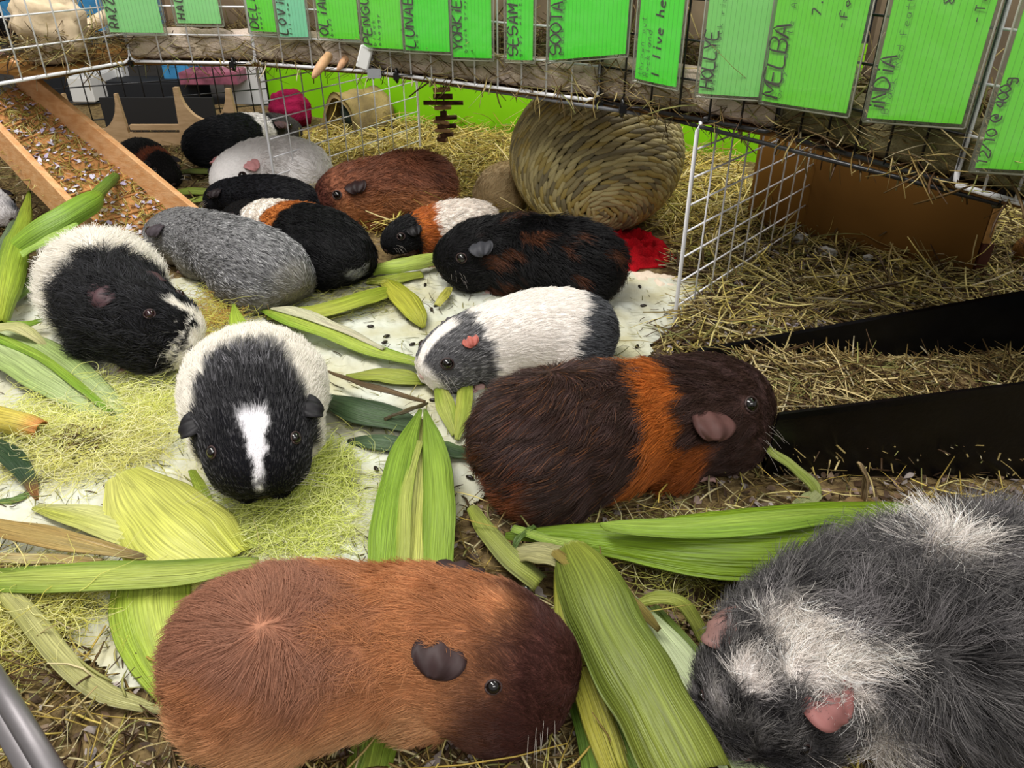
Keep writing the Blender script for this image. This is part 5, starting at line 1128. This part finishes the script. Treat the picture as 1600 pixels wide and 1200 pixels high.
# ------------------------------------------------------------------ writing: a stroke alphabet on a 4 x 6 grid
GL = {'A': '00 26 40|12 32', 'B': '00 06 36 45 33 03|33 42 30 00', 'C': '45 26 05 01 20 41', 'D': '00 06 26 44 42 20 00', 'E': '46 06 00 40|03 33', 'F': '46 06 00|03 33', 'G': '45 26 04 02 20 41 43 23',
      'H': '00 06|40 46|03 43', 'I': '20 26', 'J': '36 31 10 01', 'K': '00 06|46 03 40', 'L': '06 00 40', 'M': '00 06 22 46 40', 'N': '00 06 40 46', 'O': '20 02 04 26 44 42 20', 'P': '00 06 36 44 33 03',
      'R': '00 06 36 44 33 03|23 40', 'S': '45 26 05 03 43 41 20 01', 'T': '06 46|26 20', 'U': '06 02 20 42 46', 'V': '06 20 46', 'W': '06 10 24 30 46', 'Y': '06 23 46|23 20', 'Z': '06 46 00 40', 'i': '20 24|26 25',
      '0': '20 02 04 26 44 42 20', '1': '20 26 15', '2': '05 26 44 00 40', '4': '30 36 02 42', '7': '06 46 10', '8': '23 05 26 45 23 01 20 41 23', '@': '32 22 23 34 32 42 44 26 04 02 20 40', '/': '00 46', '.': '10 11', '-': '03 33', '<': '45 03 41', ' ': '',
      'a': '43 13 01 10 30 43 40', 'b': '06 00 30 42 33 03', 'c': '43 13 01 10 40', 'd': '46 40 10 01 13 43', 'e': '02 42 33 13 01 10 40', 'f': '46 25 20|03 43', 'g': '43 13 01 11 41|43 4x 1x', 'h': '06 00|03 33 40', 'k': '06 00|33 02 40', 'l': '26 20', 'm': '00 03 23 20|23 43 40', 'n': '00 03 33 40', 'o': '20 02 23 42 20',
      'p': '0x 03 33 41 00', 'r': '00 03|02 33', 's': '43 13 02 32 40 00', 't': '26 20 40|04 44', 'u': '03 01 20 40|43 40', 'v': '03 20 43', 'w': '03 10 23 30 43', 'x': '03 40|00 43', 'y': '03 20|43 0x', 'q': '43 13 01 10 43 4x', 'z': '03 43 00 40'}
def write(parent, o, du, dv, dn, text, size, step, r, m, name='writing', rs=None, slant=0.12):
    """o origin, du reading direction, dv letter up"""
    rs = rs or np.random.RandomState(len(text)); ps = []; x = 0
    for ch in text:
        s_ = GL.get(ch, ''); jx, jy = rs.uniform(-.04, .04, 2)
        for st in s_.split('|') if s_ else ():
            pts = []
            for tk in st.split():
                gx = int(tk[0])/4; gy = (-2 if tk[1] == 'x' else int(tk[1]))/6; pts.append(o+du*(x+(gx*.64+gy*slant+jx)*size*.85)+dv*(gy+jy)*size)
            if len(pts) > 2: pts = list(catmull(pts, 3*len(pts))[0])
            V, Fq = tube(pts, r, 5); c = V.mean(0); V = V-dn*((V-o)@dn)[:, None]*.7; ps.append((V, Fq))
        x += step*(1 if ch != 'i' else .8)
    V, Fq = merge(ps); return link(name, mesh(name, V, Fq, m), parent)
GREEN, PALEG, TEAL, DULL, MIDG = '3ae410', '8ee48c', '7cdcae', '78d466', '64d81c'
cmats = {k: card_material('index_card_'+k, lin(k)) for k in (GREEN, PALEG, TEAL, DULL, MIDG, '5ae40e')}
# bottom-left px, bottom-right px, colour, main text, (start offset px, letter height px, pitch px), small text rows, label
CARDS = [
 (172, 50, 256, 51, PALEG, 'RAZZ', (6, 12, 11), [], 'pale green name card at the far left, reading RAZZ'),
 (278, 36, 346, 37, PALEG, 'HAL', (6, 12, 12), [], 'pale green card reading HAL, second from the left'),
 (392, 48, 432, 50, '5ae40e', 'DELA', (4, 15, 13), [(18, 5, 7, 'small')], 'bright green card reading DELA'),
 (438, 57, 482, 58, TEAL, 'LOViE', (4, 14, 13), [(17, 5, 7, 'lil cow')], 'teal card reading LOVIE'),
 (500, 58, 562, 62, '5ae40e', 'OLiAN', (4, 16, 13), [(18, 5, 7, 'buff')], 'bright green card reading OLIAN beside the teal one'),
 (569, 73, 631, 77, '5ae40e', 'PENGUA', (4, 17, 14), [(20, 6, 8, 'black'), (30, 6, 8, 'shaggy')], 'bright green card reading PENGUA'),
 (634, 78, 703, 81, GREEN, 'LUNABO', (4, 19, 15), [(20, 6, 8, 'zoe')], 'bright green card reading LUNABO'),
 (708, 89, 768, 91, GREEN, 'YORKiE', (10, 18, 12.5), [(21, 6, 7.5, 'black gray')], 'bright green card reading YORKIE'),
 (792, 93, 832, 94, GREEN, 'SESAMi', (6, 19, 15), [(20, 6, 9, 'gray white')], 'bright green card reading SESAMI'),
 (858, 94, 977, 84, GREEN, 'SOOTA', (8, 22, 15), [(18, 8, 8, 'Black Ridge')], 'bright green card reading SOOTA above the basket'),
 (992, 122, 1056, 136, GREEN, 'I live here', (8, 14, 12.5), [(4, 8, 8.5, 'thrown out'), (15, 9, 8.5, 'Rockland')], 'narrow bright green card reading I live here'),
 (1091, 146, 1190, 152, DULL, 'HOLLYE', (8, 21, 14), [(18, 9, 9, 'White Black ridge')], 'dull green card reading HOLLYE'),
 (1190, 157, 1322, 177, MIDG, 'MELBA', (8, 32, 21), [(26, 12, 11.5, 'Gray white Abys')], 'wide green card reading MELBA'),
 (1354, 184, 1502, 194, MIDG, 'iNDiA', (10, 28, 18), [(24, 12, 11, 'Black Red Feathers')], 'wide green card reading INDIA'),
 (1523, 262, 1650, 268, MIDG, '12/10 @ 400g', (6, 17, 10.5), [], 'green card at the right edge reading 12/10 @ 400g')]
def seg_for(px):
    for i in range(len(RAIL)-1):
        a_ = RAIL[i]; d = a_-CAM; x = 800+F*d[0]/np.dot(d, FWD); b_ = RAIL[i+1]; d = b_-CAM; x2 = 800+F*d[0]/np.dot(d, FWD)
        if x <= px <= x2: return i
    return len(RAIL)-2
for n, (x0, y0, x1, y1, cc_, txt, (so, lh, st), rows, lab) in enumerate(CARDS):
    i = seg_for(min(x0, 1630)); i2 = seg_for(min(x1, 1630)); w_ = inward(RAIL[i], RAIL[i+1]); w2 = inward(RAIL[i2], RAIL[i2+1]); of = .009+.003*(0, 0, 0, 1, 2, 3, 4, 3, 4, 3, 2, 2, 3, 4, 5)[n]; hgt = .16
    A = onplane(x0, y0, RAIL[i]-w_*of, -w_); B = onplane(x1, y1, RAIL[i2]-w2*of, -w2); w_ = inward(A, B); nrm_ = -w_
    t = thing('name_card', lab, 'card', A, 'name cards hung along the upper tier')
    du = np.array((0, 0, 1.0)); side = (B-A); side[2] = side[2]; L = np.linalg.norm(side); side = side/L; s = mpp(A)
    def P(u, v, k=0): return side*u+du*v+nrm_*k
    bow = .002; N_ = 6; V = []; UV = []
    for sh in (0, -.0004):
        for j in range(N_+1):
            for q_ in range(N_+1): V.append(P(L*q_/N_, hgt*j/N_, sh+bow*math.sin(PI*q_/N_))); UV.append((L*q_/N_, hgt*j/N_))
    m = (N_+1)**2; Fq = []
    for j in range(N_):
        for q_ in range(N_): k = j*(N_+1)+q_; Fq += [(k, k+1, k+N_+2, k+N_+1), (k+m, k+m+N_+1, k+m+N_+2, k+m+1)]
    pap = link('paper', mesh('paper', np.array(V), Fq, cmats[cc_], True, uv=np.array(UV)), t)
    # sleeve: front and back sheets with a welded edge
    e = max(4.5*s, .0045); V = []
    for kk in (.0042, -.0035):
        for j in range(9):
            for q_ in range(9):
                u = (-e, -.0008, L*.15, L*.35, L*.5, L*.65, L*.85, L+.0008, L+e)[q_]; v = -e*.9 if j == 0 else -.0008+hgt*(j-1)/7; ed_ = min(q_, 8-q_, j); V.append(P(u, v, kk*(1 if ed_ > 0 else .12)+.0012*math.sin(q_*1.9+j*1.3+n)*min(1, ed_)*(1 if kk > 0 else -1)*.6))
    Fq = []
    for j in range(8):
        for q_ in range(8): k = j*9+q_; Fq += [(k, k+1, k+10, k+9), (k+81, k+90, k+91, k+82)]
    link('clear_sleeve', mesh('clear_sleeve', np.array(V), Fq, M['vinyl'], True), t)
    V, Fq = tube([P(-e, hgt), P(-e, -e*.6), P(-e*.7, -e*.9), P(L+e*.7, -e*.9), P(L+e, -e*.6), P(L+e, hgt)], .0009, 5); link('sleeve_edge', mesh('sleeve_edge', V, Fq, mat('frosted_vinyl', 'a8a898', .35, trans=.4)), t)
    k0 = .0026
    main_off = (lh+3 if not txt.startswith('I live') else 46)
    write(pap, P(main_off*s, so*s, k0), du, -side, nrm_, txt, lh*s, st*s, .0+1.2*max(1, (lh/15)**.35)*s, M['ink'])
    for (ro, rh, rst, rt) in rows: write(pap, P((ro+rh+3)*s, so*s*.8, k0), du, -side, nrm_, rt, rh*s, rst*s, .42*s, M['ink2'], name='fine_writing')
    if 'MELBA' in txt: write(pap, P(86*s, 122*s, k0), du, -side, nrm_, '7.', 15*s, 15*s, .9*s, M['ink']); write(pap, P(132*s, 108*s, k0), du, -side, nrm_, '-FoR', 13*s, 13*s, .9*s, M['ink'])
    if 'NDiA' in txt: write(pap, P(98*s, 155*s, k0), du, -side, nrm_, '8.', 15*s, 15*s, .9*s, M['ink']); write(pap, P(146*s, 130*s, k0), du, -side, nrm_, '-Te', 13*s, 13*s, .9*s, M['ink'])
